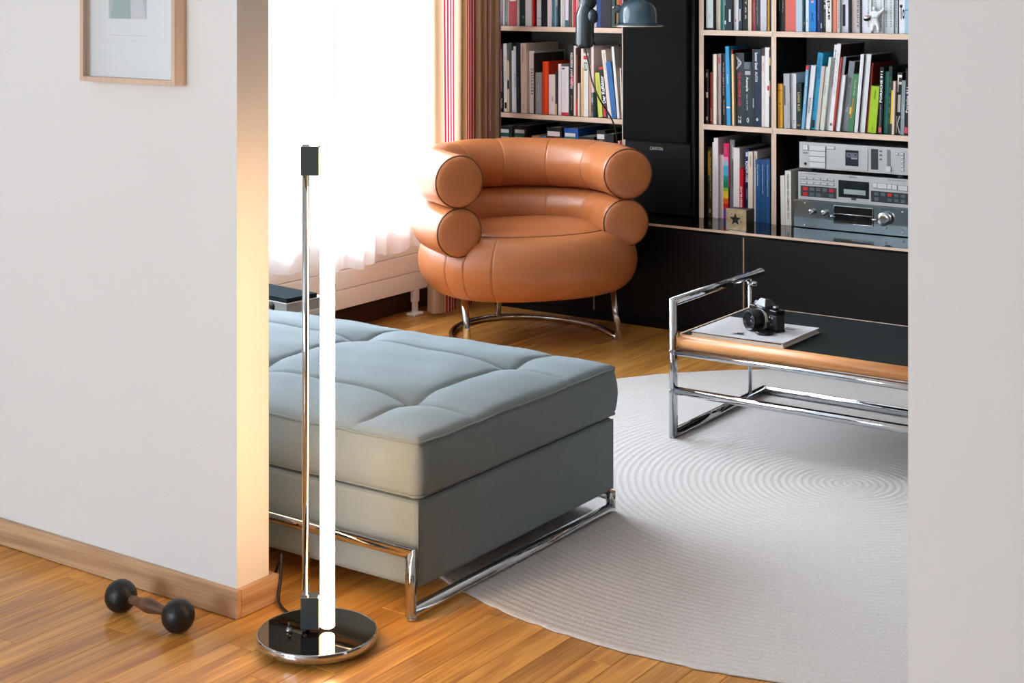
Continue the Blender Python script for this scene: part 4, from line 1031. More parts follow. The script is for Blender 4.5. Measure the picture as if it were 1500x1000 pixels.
# ================================================================ white racing-driver figurine on the top shelf
def build_figurine():
    Y = YS+.022
    q = atY(1283, 47, Y); t = thing('figurine', 'small white overalled figurine raising one arm and holding a helmet', 'figurine', (q.x, Y-.012, ZS1+.0005))
    s = 1.0; m = mat('white_overall', (226, 228, 230), .5)
    def X(px): return atY(px, 20, Y-.012).x-q.x
    def Z(py): return atY(1283, py, Y-.012).z-ZS1
    pts = {'pelvis': (0, 0, Z(32)), 'waist': (0, 0, Z(27)), 'chest': (0, 0, Z(21)), 'neck': (-.001, 0, Z(16.5)), 'shl': (X(1277.5), 0, Z(19)), 'shr': (X(1288.5), 0, Z(19)),
           'el': (X(1275), -.004, Z(24)), 'hl': (X(1273.5), -.008, Z(27)), 'er': (X(1292), -.002, Z(16.5)), 'hr': (X(1296.5), -.003, Z(12)),
           'hipl': (X(1280), 0, Z(35)), 'hipr': (X(1286.3), 0, Z(35)), 'kl': (X(1278.5), -.002, Z(41)), 'kr': (X(1287), -.002, Z(41)), 'al': (X(1277.6), 0, .010), 'ar': (X(1287.4), 0, .010), 'fl': (X(1277), -.012, .005), 'fr': (X(1288), -.012, .005)}
    rad = {'pelvis': .0125, 'waist': .0118, 'chest': .0135, 'neck': .005, 'shl': .0075, 'shr': .0075, 'el': .0058, 'hl': .0045, 'er': .0055, 'hr': .0042, 'hipl': .0090, 'hipr': .0090, 'kl': .0075, 'kr': .0075, 'al': .0060, 'ar': .0060, 'fl': .0045, 'fr': .0045}
    names = list(pts); E_ = [('pelvis', 'waist'), ('waist', 'chest'), ('chest', 'neck'), ('chest', 'shl'), ('chest', 'shr'), ('shl', 'el'), ('el', 'hl'), ('shr', 'er'), ('er', 'hr'), ('pelvis', 'hipl'), ('pelvis', 'hipr'), ('hipl', 'kl'), ('kl', 'al'), ('al', 'fl'), ('hipr', 'kr'), ('kr', 'ar'), ('ar', 'fr')]
    me = bpy.data.meshes.new('body'); me.from_pydata([pts[n] for n in names], [(names.index(a), names.index(b)) for a, b in E_], [])
    o = obj('body', me, m, t); o.modifiers.new('skin', 'SKIN'); o.modifiers.new('sub', 'SUBSURF').levels = 2; o.modifiers['sub'].render_levels = 2
    for n, v in zip(names, me.skin_vertices[0].data): v.radius = (rad[n], rad[n]); v.use_root = (n == 'pelvis')
    bm = bmesh.new(); pr = [(.0085*math.sin(PI*k/10), -.0105*math.cos(PI*k/10)) for k in range(11)]; pr[0] = (0, -.0105); pr[-1] = (0, .0105)
    lathe(bm, pr, 18, Matrix.Translation((-.001, 0, Z(13)))); obj('head', bm, m, t)
    bm = bmesh.new(); lathe(bm, [(.0122, -.002), (.0127, 0), (.0127, .003), (.0122, .0045)], 24, Matrix.Translation((0, 0, Z(26.6)))); obj('belt', bm, colm((190, 192, 194)), t)
    hc = Vector((X(1271.5), -.012, Z(27)))
    bm = bmesh.new(); pr = [(.0125*math.sin(PI*k/14), -.0135*math.cos(PI*k/14)) for k in range(15)]; pr[0] = (0, -.0135); pr[-1] = (0, .0135)
    lathe(bm, pr, 24, Matrix.Translation(hc)); hl = obj('helmet', bm, colm((226, 226, 226), .2), t)
    bm = bmesh.new(); lathe(bm, [(.0118, -.006), (.0128, -.004), (.0130, .002), (.0124, .005)], 24, Matrix.Translation(hc) @ Matrix.Rotation(.5, 4, 'X')); obj('visor', bm, colm((18, 24, 24), .1), hl)
    bm = bmesh.new(); lathe(bm, [(.0108, .0070), (.0104, .0085), (.0095, .0098)], 24, Matrix.Translation(hc)); obj('red_band', bm, colm((200, 40, 40), .2), hl)
build_figurine()

# ================================================================ books
def book(row, x0, x1, ytop, shift, col, core, texts=(), bands=(), inset=None, depth=None, kind='book', H_=None, pages=(226, 217, 203), side=None, border=0.0):
    zs, phrase, grp = ROWS[row]
    inset = rnd.uniform(.012, .030) if inset is None else inset
    Y = YS+inset; X0 = atY(x0, 100, YS+.02).x; X1 = atY(x1, 100, YS+.02).x; b0, b1 = {'A': (-4.1285, -3.4705), 'B': (-3.0803, -2.7775), 'C': (-2.7555, -2.0905)}[row[0]]; X0 = max(X0, b0); X1 = min(X1, b1); w = max(X1-X0-.0006, .0022)
    hh = H_ if H_ else atY((x0+x1)/2+shift, ytop, Y).z-zs
    dX = atY((x0+x1)/2+shift, 100, Y).x-atY((x0+x1)/2, 100, Y).x; ang = math.atan2(dX, hh); h = hh/math.cos(ang)-(w*abs(math.sin(ang)))
    d = depth or rnd.uniform(.16, .22); d = min(d, .285-inset)
    px = X1-.0003 if ang > 0 else X0+.0003
    o = thing(kind, core+' '+phrase, {'book': 'book', 'binder': 'binder', 'magazine': 'magazine', 'slipcase': 'book', 'small_box': 'box'}[kind], (px, Y, zs+.0004), 0, grp)
    o.rotation_euler = (0, ang, 0); xo = -w if ang > 0 else 0
    t = min(.0022, w*.18); m = colm(col)
    bm = bmesh.new(); box(bm, (xo, 0, 0), (xo+w, t, h)); box(bm, (xo, t, 0), (xo+t, d, h)); box(bm, (xo+w-t, t, 0), (xo+w, d, h)); obj('cover', bm, m, o)
    bm = bmesh.new(); box(bm, (xo+t, t, .002), (xo+w-t, d-.004, h-.0025)); obj('page_block', bm, colm(pages, .8), o)
    if side: B('front_cover', (xo+w, .003+border*.3, .002), (xo+w+.0005, d-.003-border, h-.002-border), colm(side), o)
    e = -.0004
    for b in bands:
        f0, f1, c = b[:3]; g0, g1 = (b[3], b[4]) if len(b) > 3 else (.0, 1.)
        bm = bmesh.new(); box(bm, (xo+w*g0, e, h*f0), (xo+w*g1, -.00002, h*f1)); obj('spine_label', bm, colm(c), o); 
    for s in texts:
        tx, f0, f1, c = s[:4]; dr = s[4] if len(s) > 4 else 'd'; sz = s[5] if len(s) > 5 else .55; off = s[6] if len(s) > 6 else .5; bold = s[7] if len(s) > 7 else .012
        X_, Y_ = ((0, 0, -1), (1, 0, 0)) if dr == 'd' else (((0, 0, 1), (-1, 0, 0)) if dr == 'u' else ((1, 0, 0), (0, 0, 1)))
        ln, ht = (f1-f0)*h, w*sz
        if dr == 'h': ln, ht = w*sz, (f1-f0)*h
        lettering('spine_title', tx, colm(c), o, (xo+w*off, e-.0002, h*(f0+f1)/2), X_, Y_, ln, ht, bold)
    return o
ROWS = {
 'A1': (ZS1, 'on upper shelf left of speaker', 'books on the upper shelf left of the speaker'),
 'A2': (ZS2, 'on middle shelf left of speaker', 'books on the middle shelf left of the speaker'),
 'A3': (ZCAB, 'on worktop behind the armchair', 'binders behind the armchair'),
 'B1': (ZS1, 'on top shelf of narrow bay', 'books on the top shelf of the narrow bay'),
 'B2': (ZS2, 'on middle shelf of narrow bay', 'books on the middle shelf of the narrow bay'),
 'B3': (ZCAB, 'at bottom of narrow bay', 'books at the bottom of the narrow bay'),
 'C1': (ZS1, 'on top shelf of wide bay', 'books on the top shelf of the wide bay'),
 'C2': (ZS2, 'on middle shelf of wide bay', 'books on the middle shelf of the wide bay'),
 'C3': (ZCAB, 'left of the hi-fi stack', 'books beside the hi-fi')}
Wt, Cr, Bk, Dk = (226, 224, 222), (228, 210, 194), (20, 21, 24), (46, 56, 58)
wh, bk, gy = (235, 235, 235), (24, 24, 26), (130, 130, 130)
def rows(row, data):
    for d in data:
        kw = d[-1] if isinstance(d[-1], dict) else {}; a = d[:-1] if kw else d
        x0, x1, yt, sh, c, core = a[:6]; tx = a[6] if len(a) > 6 else (); bd = a[7] if len(a) > 7 else ()
        if row in ('A1', 'B1', 'C1') and 'H_' not in kw: kw['H_'] = rnd.uniform(.235, .31)
        book(row, x0, x1, yt or 0, sh, c, core, tx, bd, **kw)
rows('A1', [
 (731.5, 735, 0, 0, (196, 206, 214), 'pale blue-grey thin book next to curtain'),
 (735, 737.6, 0, 0, Wt, 'white thin book, second from the curtain'),
 (737.6, 743, 0, 0, (130, 140, 122), 'olive-grey book with faint vertical lettering', [('ARCHITECTURE', .08, .7, (190, 196, 184), 'd', .4)]),
 (743, 746, 0, 0, (190, 184, 196), 'lilac-grey thin book beside the pink-red one'),
 (746, 758, 0, 0, (196, 92, 100), 'pink-red book with big white rounded letters', [('mo', .42, .98, (240, 232, 232), 'u', .78, .5, .03)]),
 (758, 760.2, 0, 0, (228, 216, 206), 'cream thin book right of the pink-red one'),
 (760.2, 770.6, 0, 0, (40, 66, 70), 'dark teal book with small white marks', [('o', .13, .17, (190, 204, 204), 'd', .2), ('lll', .85, .98, (150, 170, 170), 'd', .2)]),
 (770.8, 779.8, 0, 0, Wt, 'white book with bold black letters along its right edge', [('ARNE', .45, 1.0, bk, 'd', .42, .8, .03)]),
 (780, 783, 0, 0, (204, 22, 34), 'bright red thin book'),
 (783, 785, 0, 0, (60, 34, 36), 'speckled dark thin book right of the red one'),
 (785, 792.8, 0, 0, (214, 210, 212), 'light grey-white book with tiny lettering and thin foot line', [('Schriften zur Form', .58, .98, (120, 116, 120), 'd', .3)], [(.12, .135, (170, 172, 190))]),
 (792.9, 801.8, 0, 0, (28, 32, 40), 'broad plain black book'),
 (802.2, 808.7, 0, 0, (214, 200, 200), 'pinkish white book with a black round 62 emblem', [('62', .66, .90, (235, 230, 226), 'd', .62, .5, .02)], [(.60, .94, bk)]),
 (808.8, 812.4, 0, 0, (70, 116, 136), 'blue-grey striped thin book', (), [(.0, .2, (60, 120, 160), .5, 1)]),
 (812.5, 816.4, 0, 0, (150, 172, 168), 'teal and cream mottled thin book', (), [(.0, .35, (60, 110, 140), .5, 1), (.55, .8, (228, 222, 206), .3, .9)]),
 (816.5, 819.9, 0, 0, Bk, 'black thin book before the pale green one'),
 (820.2, 824.1, 0, 0, (206, 220, 212), 'pale green thin book'),
 (824.2, 828.1, 0, 0, (206, 198, 196), 'taupe-white thin book'),
 (828.3, 833, 0, 0, (222, 216, 230), 'lavender-white book with a teal foot', (), [(0, .11, (70, 110, 130))]),
 (833.2, 837.8, 0, 0, (92, 86, 80), 'grey-brown book left of the red spine'),
 (837.9, 839.2, 0, 0, Cr, 'very thin cream booklet before the red book'),
 (839.3, 845, 0, 0, (186, 50, 52), 'red book half hidden by the lamp arm'),
 (845, 847.4, 0, 0, (232, 140, 150), 'thin pink book half hidden by the lamp arm'),
 (847.6, 854, 0, 0, (180, 176, 172), 'grey book hidden behind the lamp arm'),
 (854.2, 860.8, 0, 0, (60, 66, 70), 'dark book hidden behind the lamp arm'),
 (861, 864.4, 0, 0, (196, 214, 226), 'pale blue thin book just right of the lamp arm'),
 (864.5, 867.6, 0, 0, (150, 150, 146), 'mid-grey thin book right of the lamp arm'),
 (867.7, 873, 0, 0, (196, 198, 194), 'light grey book left of the blue one'),
 (873.1, 879.6, 0, 0, (24, 62, 128), 'royal blue book'),
 (879.8, 888, 0, 0, (22, 22, 40), 'navy-black book right of the royal blue one'),
 (888.1, 896.5, 0, 0, (18, 18, 26), 'black volume left of the lamp shade'),
 (896.7, 901.7, 0, 0, (52, 66, 62), 'dark green-grey book partly behind the lamp shade'),
 (901.8, 905.8, 0, 0, (150, 118, 44), 'olive-yellow book behind the lamp shade'),
 (905.9, 910.8, 0, 0, (180, 40, 36), 'red book behind the lamp shade'),
])
rows('A2', [
 (730.3, 732.2, 69.8, -.6, Wt, 'thin white book with red tip next to curtain', (), [(.86, .98, (200, 40, 46))]),
 (732.3, 737.6, 65.6, -.9, Bk, 'black book with white lettering next to curtain', [('DESIGN DES 20 JAHRHUNDERTS', .30, .92, (180, 180, 180), 'd', .35), ('Taschen', .06, .2, wh, 'd', .5)]),
 (738, 742.8, 63.8, -1, (226, 220, 218), 'white book with a small black label at foot', [('Moderne Bauten', .45, .8, (130, 128, 128), 'd', .35)], [(.05, .14, bk, .2, .9)]),
 (742.9, 745.6, 89, -.75, (222, 190, 156), 'short beige book with black middle band', (), [(.45, .62, bk)]),
 (745.7, 749.7, 62.6, -1, (66, 78, 74), 'grey-green tall book'),
 (749.8, 752.5, 74, -.6, (222, 222, 224), 'white thin book right of the grey-green one'),
 (752.6, 757.6, 68, -.6, (206, 210, 216), 'light grey book with tiny dark title', [('Leben', .38, .58, (60, 70, 90), 'd', .3)]),
 (757.7, 763.9, 62.6, -1, (36, 44, 46), 'charcoal tall book', [('form und farbe', .2, .5, (90, 98, 100), 'd', .3)]),
 (764.2, 772.8, 63.4, -1, (232, 212, 196), 'cream tall book with deep plain cover', [('DAS NEUE BAUHAUS', .72, .94, (90, 80, 76), 'd', .25, .4), ('Verlag', .07, .14, (150, 136, 128), 'd', .25, .4)], {'depth': .26}),
 (773.9, 782, 74.6, -1, (236, 226, 218), 'cream book with widely spaced black capitals', [('C A S S A N D R E', .30, .72, (40, 38, 40), 'd', .42, .5, .02)], {'depth': .25, 'side': (24, 20, 22), 'border': .012}),
 (782.2, 783.6, 78, 0, (60, 54, 50), 'dark thin book behind the grey cloth one', {'depth': .24}),
 (783.8, 793, 106.4, 0, (150, 148, 146), 'short grey cloth book', [('MIES', .3, .7, (178, 176, 174), 'd', .3)]),
 (793.3, 802.2, 90.2, 0, (224, 56, 24), 'bright orange-red book', (), [(.0, 1.0, (238, 88, 30), .45, .75)], {'depth': .22}),
 (802.4, 813.6, 109.4, 0, (232, 216, 206), 'short white book before the red one', [('anker', .32, .46, (70, 66, 64), 'd', .2)]),
 (813.8, 816.6, 104.6, 0, (50, 44, 40), 'dark thin book with gilt foot', (), [(.0, .26, (200, 160, 100))]),
 (817, 821.5, 94, 0, (228, 220, 220), 'white narrow book left of the red-footed one'),
 (821.6, 832.1, 97.5, 0, (226, 218, 218), 'white book with a red foot block', [('Wohnen heute', .3, .9, (206, 200, 200), 'd', .3)], [(0, .06, (206, 44, 60)), (.94, .97, (40, 70, 120), .1, .45)]),
 (832.4, 838.7, 65, 0, (24, 30, 40), 'black tall book with white title and pink block', [('EILEEN GRAY ARBEITEN', .38, .88, (226, 226, 226), 'u', .5, .5, .02), ('Band', .08, .28, (150, 146, 120), 'u', .3)], [(.42, .56, (220, 50, 84), .3, 1)]),
 (838.9, 844.3, 67, 0, (232, 214, 204), 'cream tall book right of the black pink-marked one'),
 (844.4, 847.2, 70, 0, (112, 70, 56), 'brown thin book with black head and foot', (), [(.9, 1., bk), (.0, .25, (190, 60, 40))]),
 (847.3, 849.6, 122, 0, (232, 216, 204), 'very short cream booklet', ()),
 (849.7, 853.6, 71.5, 0, (234, 222, 214), 'cream-white tall thin book under the lamp arm'),
 (853.7, 855.6, 98.8, 0, (230, 176, 70), 'thin yellow book'),
 (855.7, 862.4, 78, 0, (230, 226, 220), 'white book with red band and green letters', [('SD', .72, .86, (40, 110, 84), 'h', .8, .5, .02)], [(.9, .96, (206, 44, 40))]),
 (862.5, 864.6, 95.5, 0, (236, 196, 160), 'peach thin book'),
 (864.7, 868.4, 67.5, 0, (234, 212, 208), 'pinkish white tall book'),
 (868.5, 870.9, 135.8, 0, (92, 120, 136), 'tiny patterned blue book before the lime one', (), [(.2, .5, (70, 60, 54)), (.6, .8, (170, 176, 176))], {'inset': .008, 'depth': .11}),
 (874.6, 881.4, 106, -5, (206, 212, 92), 'yellow-lime book leaning left', [('Lexikon', .5, .8, (150, 150, 60), 'u', .3)]),
 (883.6, 890.2, 97.5, -7.2, (32, 36, 38), 'black book with bold white title leaning left', [('Der Kulfaktor', .28, .82, (236, 236, 236), 'u', .75, .5, .03)], [(.02, .24, (206, 60, 60), .1, .6), (.95, 1, (206, 60, 50))]),
 (890.8, 896.6, 72.8, -10.3, (230, 214, 200), 'cream tall book leaning left before the blue one', [('schrift', .7, .95, (150, 140, 130), 'u', .35)]),
 (897.4, 904.8, 90.3, -9, (38, 104, 168), 'blue book leaning left', [('TYPO', .72, .86, (20, 60, 110), 'u', .4), ('III', .06, .14, (20, 60, 110), 'u', .4)]),
 (905, 908.6, 68.2, -9, (234, 228, 222), 'white tall book leaning left against the blue one'),
 (908.7, 910.8, 100, -2, (228, 212, 200), 'cream thin book leaning against the end panel'),
])
rows('A3', [
 (731.5, 750, 184, 0, (18, 22, 24), 'black ring binder with white and green label next to curtain', (), [(.90, .95, (214, 214, 214), .05, .72), (.855, .893, (22, 92, 74), .05, .72), (.5, .848, (214, 214, 214), .05, .72)], {'kind': 'binder', 'depth': .26}),
 (751.8, 772, 184.7, 0, (20, 24, 26), 'black ring binder with white and green label, second from curtain', (), [(.90, .95, (214, 214, 214), .1, .80), (.855, .893, (22, 92, 74), .1, .80), (.5, .848, (214, 214, 214), .1, .80)], {'kind': 'binder', 'depth': .26}),
 (780, 790.5, 199, 0, (206, 160, 110), 'small sand-coloured box between the binders', {'kind': 'small_box', 'depth': .12}),
 (790.8, 800.6, 200, 0, (60, 130, 170), 'small sky-blue box between the binders', {'kind': 'small_box', 'depth': .12}),
 (801.8, 823.8, 187, 0, (22, 24, 26), 'black ring binder with white label and red lettering', [('ORDNER', .832, .872, (200, 50, 40), 'h', .6)], [(.886, .948, (224, 214, 212), .06, .88), (.5, .82, (224, 214, 212), .06, .88)], {'kind': 'binder', 'depth': .26}),
 (825.8, 846.4, 188, 0, (28, 84, 166), 'blue ring binder with green label and white emblem', [('O', .79, .85, (220, 224, 220), 'h', .36)], [(.89, .935, (222, 222, 220), .06, .80), (.5, .883, (22, 118, 70), .06, .80)], {'kind': 'binder', 'depth': .25}),
 (848, 871, 200, 0, (14, 15, 18), 'plain black low box file', {'kind': 'binder', 'depth': .25}),
 (872.2, 884.8, 191, 0, (18, 20, 24), 'narrow black binder with a white label', [('LOGO', .852, .875, (190, 190, 190), 'h', .5)], [(.887, .95, (226, 226, 226), .05, .9)], {'kind': 'binder', 'depth': .25}),
 (885, 898, 196, 0, (12, 13, 15), 'plain black binder under the lamp flex', {'kind': 'binder', 'depth': .25}),
 (906.3, 908.6, 206.5, 0, (232, 206, 190), 'thin cream booklet beside the speaker foot', {'depth': .1}),
 (908.8, 910.9, 206.5, 0, (190, 50, 40), 'thin red booklet beside the speaker foot', {'depth': .1}),
])
rows('B1', [
 (1031, 1047.4, 0, 0, (20, 20, 22), 'broad black slipcase with pale grey-green spine', [('MAX BILL', .55, .95, (150, 156, 156), 'd', .16), ('m', .16, .22, (150, 156, 156), 'd', .16)], [(.03, .98, (202, 212, 208), .10, .88)], {'kind': 'slipcase'}),
 (1047.7, 1054, 0, 0, (232, 216, 196), 'cream book beside the black slipcase'),
 (1054.1, 1058.4, 0, 0, (0, 104, 88), 'emerald green book with lighter bands', (), [(.62, .67, (80, 190, 196)), (.84, .88, (80, 190, 196))]),
 (1058.5, 1061, 0, 0, (160, 178, 194), 'grey-blue thin book'),
 (1061.1, 1067.6, 0, 0, (22, 52, 60), 'dark teal book with white dot at foot', [('Die neue Wohnung', .35, .95, (190, 204, 206), 'd', .2, .2), ('o', .08, .14, (220, 230, 230), 'd', .35, .25, .06)]),
 (1067.7, 1073.7, 0, 0, (24, 44, 52), 'dark book with a small white foot label', (), [(.14, .34, (206, 214, 214), .2, .65)]),
 (1073.9, 1080.9, 0, 0, (230, 226, 230), 'white book with one small red dot', [('hofer', .6, .85, (190, 188, 192), 'd', .25), ('o', .115, .15, (206, 30, 50), 'd', .2, .4, .1)]),
 (1081.1, 1086.5, 0, 0, (22, 48, 58), 'dark teal book with orange capitals', [('CODE ARTIST', .45, 1.0, (214, 150, 84), 'd', .55, .45, .02)], [(.13, .30, (226, 226, 226), .3, .55)]),
 (1086.7, 1096, 0, 0, (14, 14, 16), 'black book with sparse white letters', [('S V O L T O R', .18, .92, (214, 206, 196), 'd', .22, .5, .02)]),
 (1096.2, 1100.9, 0, 0, (222, 204, 176), 'beige book left of the raspberry one', [('Werk', .3, .55, (170, 150, 120), 'd', .3)]),
 (1101, 1105, 0, 0, (206, 62, 90), 'raspberry pink book with white title', [('bauen und wohnen', .1, .9, (244, 214, 220), 'd', .3)]),
 (1105.2, 1113.5, 0, 0, (44, 44, 48), 'black and grey book with white script title', [('Jory', .66, .96, (232, 232, 232), 'd', .5, .35, .02), ('photographies', .08, .5, (150, 150, 150), 'd', .25, .35)]),
 (1113.8, 1122.8, 0, 0, (202, 200, 206), 'plain light grey book'),
 (1123, 1127.6, 0, 0, (232, 168, 32), 'golden yellow book'),
 (1127.8, 1129.4, 0, 0, (40, 60, 70), 'thin dark book at right end'),
])
rows('C1', [
 (1137.4, 1143.2, 0, 0, (34, 36, 42), 'black and grey book at left end', (), [(.33, 1., (96, 98, 104), .2, .85)]),
 (1143.4, 1149.6, 0, 0, (34, 40, 28), 'dark olive book with beige upper strip', [('Typen', .24, .5, (190, 180, 120), 'u', .25)], [(.52, 1., (220, 196, 164), .25, .95)]),
 (1150, 1166.3, 0, 0, (214, 104, 88), 'very broad salmon-red book', [('Aa', .94, .99, (60, 30, 30), 'h', .12, .25)]),
 (1167, 1176.3, 0, 0, (176, 196, 212), 'broad pale blue book', [('architecture', .55, .98, (80, 110, 140), 'd', .2, .3)]),
 (1176.5, 1179.9, 0, 0, (0, 104, 116), 'teal thin book with coloured specks', (), [(.86, .97, (190, 60, 60), .3, 1), (.12, .16, (210, 200, 70), .2, .5)]),
 (1180, 1184.1, 0, 0, (226, 230, 234), 'white thin book left of the bright blue one', [('o', .12, .17, (110, 150, 170), 'd', .4)]),
 (1184.3, 1194.7, 0, 0, (20, 124, 200), 'bright blue book with pink stacked letters', [('DECOR', .42, 1.0, (232, 150, 150), 'u', .35, .5, .03), ('x', .15, .28, (14, 70, 140), 'h', .4)]),
 (1195, 1200, 0, 0, (24, 44, 116), 'ultramarine book right of the bright blue one', [('Ornament', .15, .6, (150, 166, 206), 'u', .25)]),
 (1200.1, 1203.5, 0, 0, (14, 22, 26), 'black thin book with a white foot mark', (), [(.06, .14, (220, 226, 226), .3, .6)]),
 (1203.6, 1209.8, 0, 0, (16, 26, 28), 'black book with pale capitals PROJEKTE', [('PROJEKTE', .33, .98, (196, 214, 214), 'd', .55, .5, .015), ('band', .09, .28, (90, 110, 110), 'd', .3)]),
 (1210, 1218, 0, 0, (232, 226, 222), 'white book with bold black lowercase word architekt', [('architekt', .20, .98, (26, 26, 28), 'u', .6, .5, .02)]),
 (1218.3, 1223.2, 0, 0, (236, 178, 140), 'peach book with dark lowercase lettering', [('moderno', .48, 1., (90, 50, 36), 'u', .6)]),
 (1223.3, 1226.1, 0, 0, (220, 84, 66), 'coral red thin book'),
 (1226.4, 1230.6, 0, 0, (200, 204, 204), 'pale grey-green book with a long dark title', [('VERONICA JANSSENS', .06, 1., (90, 98, 96), 'd', .5)]),
 (1230.9, 1243, 0, 0, (216, 216, 226), 'lavender-white broad book with black label and red print', [('a la texture', .66, 1., (206, 90, 96), 'd', .16, .25), ('museum', .7, 1., (110, 110, 130), 'd', .14, .5)], [(.10, .44, (20, 26, 30), .16, .50)]),
 (1243.3, 1246.8, 0, 0, (18, 24, 28), 'black thin book before the pinkish grey one'),
 (1247, 1253.4, 0, 0, (204, 190, 190), 'pinkish grey book'),
 (1253.7, 1259, 0, 0, (190, 188, 184), 'grey book with a red dot', [('REPRINT', .06, .52, (60, 60, 60), 'd', .45), ('Neue', .78, 1., (80, 80, 80), 'd', .4), ('o', .63, .70, (206, 40, 44), 'd', .55, .4, .1)]),
 (1259.2, 1262, 0, 0, (40, 46, 44), 'dark grey-green thin book'),
 (1262.2, 1268, 0, 0, (216, 212, 224), 'plain lavender-white book left of the figurine'),
] + [
 (a, b, 0, 0, (218-2*i, 222-i, 224-i), n+' of six matching white volumes', [(tx, .55, 1.0, (150, 156, 158), 'u', .5), ('JAHRBUCH', .08, .48, (120, 130, 132), 'u', .4)], {'H_': .27})
 for i, (a, b, n, tx) in enumerate(((1269, 1277, 'first from left', 'RCA'), (1277.1, 1287.3, 'second from left', 'LL DOUI'), (1287.4, 1294.3, 'third from left', 'VLTHEN'), (1294.4, 1301.3, 'fourth from left', 'CNVISO'), (1301.4, 1308.9, 'fifth from left', 'OO'), (1309, 1315, 'last from left', 'CAVA')))
] + [
 (1315.1, 1317.2, 0, 0, (20, 40, 44), 'dark teal thin book left of the bold-lettered one'),
 (1317.5, 1326, 0, 0, (228, 226, 232), 'white book with bold black letters G and To', [('G', .62, .82, (18, 18, 20), 'h', .7, .55, .03), ('To', .18, .36, (18, 18, 20), 'h', .85, .55, .03)]),
 (1326.2, 1331.5, 0, 0, (150, 196, 214), 'light blue patterned book beside the wall edge', (), [(.28, .30, (90, 150, 180)), (.66, .68, (90, 150, 180))]),
 (1331.8, 1340, 0, 0, (60, 64, 70), 'dark book beyond the wall edge'),
])
rows('B2', [
 (1031.2, 1033.8, 106, 0, (232, 222, 210), 'thin white book at left end'),
 (1034, 1038.4, 102, 0, (22, 22, 24), 'black short book with small cream marks', (), [(.48, .58, (226, 206, 190), .1, .8), (.86, .94, (200, 190, 180), .2, .6), (.06, .13, (200, 190, 180), .2, .7)]),
 (1038.5, 1042.2, 106, 0, (150, 28, 34), 'dark red short thin book', [('Reihe', .06, .3, (220, 190, 180), 'u', .4)]),
 (1042.3, 1046.4, 79.5, 0, (112, 104, 88), 'olive-grey tall thin book'),
 (1046.5, 1051, 79.5, 0, (230, 214, 196), 'cream tall book between olive and pinkish ones'),
 (1051.1, 1056, 79, 0, (176, 152, 148), 'pinkish grey tall book', (), [(.86, .95, (196, 70, 66), .3, .8)]),
 (1056.2, 1063.6, 79.5, 0, (26, 22, 22), 'black tall book with cream lettering', [('MUSEE ALBERT KAHN', .42, .88, (220, 206, 190), 'd', .22, .25), ('TROPHEES', .14, .36, (206, 170, 140), 'd', .22, .35)]),
 (1066, 1071.4, 68, -2.5, (40, 150, 206), 'bright cyan-blue tall book with a cream band', [('NICA', .52, .64, (196, 226, 240), 'd', .3)], [(.215, .235, (226, 206, 186))]),
 (1071.6, 1073.8, 73, -1.5, (196, 60, 64), 'thin red book right of the cyan one', {'side': (40, 32, 28), 'depth': .23}),
 (1073.9, 1076.8, 79.5, -1.2, (238, 204, 150), 'thin yellow-cream book'),
 (1077, 1089.8, 77.5, -1, (42, 52, 58), 'slate-grey book with red title and white line emblem', [('THE MACHINE AGE', .27, .74, (206, 52, 62), 'd', .34, .42, .03), ('A', .76, .96, (170, 176, 178), 'd', .6, .4, .02), ('N', .09, .13, (190, 194, 196), 'h', .35, .42), ('M', .03, .08, (220, 220, 220), 'h', .35, .42, .05)], {'depth': .23}),
 (1090.2, 1101.6, 91, -1, (34, 50, 54), 'dark green book with white script word Autopia', [('Autopia', .54, .77, (232, 232, 232), 'd', .42, .35, .02), ('cities and traffic', .24, .5, (190, 200, 200), 'd', .14, .35), ('O', .05, .13, (206, 206, 206), 'h', .3, .42, .05)], [(.89, 1., (96, 104, 116), .0, .72), (.80, .86, (170, 170, 172), .1, .8)]),
 (1101.8, 1104.4, 72, -.5, (40, 44, 52), 'dark thin book with a grey block', (), [(.24, .36, (150, 150, 150), .1, .9)]),
 (1104.6, 1114.8, 72.4, -.5, (24, 36, 64), 'navy book with bold white title', [('Summer Grand', .74, .96, (236, 236, 236), 'd', .42, .3, .03), ('AUTOI', .58, .71, (226, 226, 226), 'd', .35, .3, .02), ('o', .07, .11, (200, 196, 190), 'h', .35, .4, .06)], {'depth': .22}),
 (1115, 1119.8, 70.4, 0, (218, 210, 206), 'white tall book with brown head and red title', [('TRANS', .70, .82, (206, 90, 90), 'd', .4)], [(.90, 1., (56, 36, 34))]),
 (1120, 1126.8, 69.8, 0, (232, 230, 230), 'white tall book with a small red block', (), [(.46, .52, (206, 60, 70), .5, 1)]),
 (1127, 1129.4, 73, 0, (50, 40, 34), 'dark patterned thin book at right end', (), [(.8, .9, (200, 176, 120)), (.4, .6, (190, 160, 110), .2, .8)]),
])
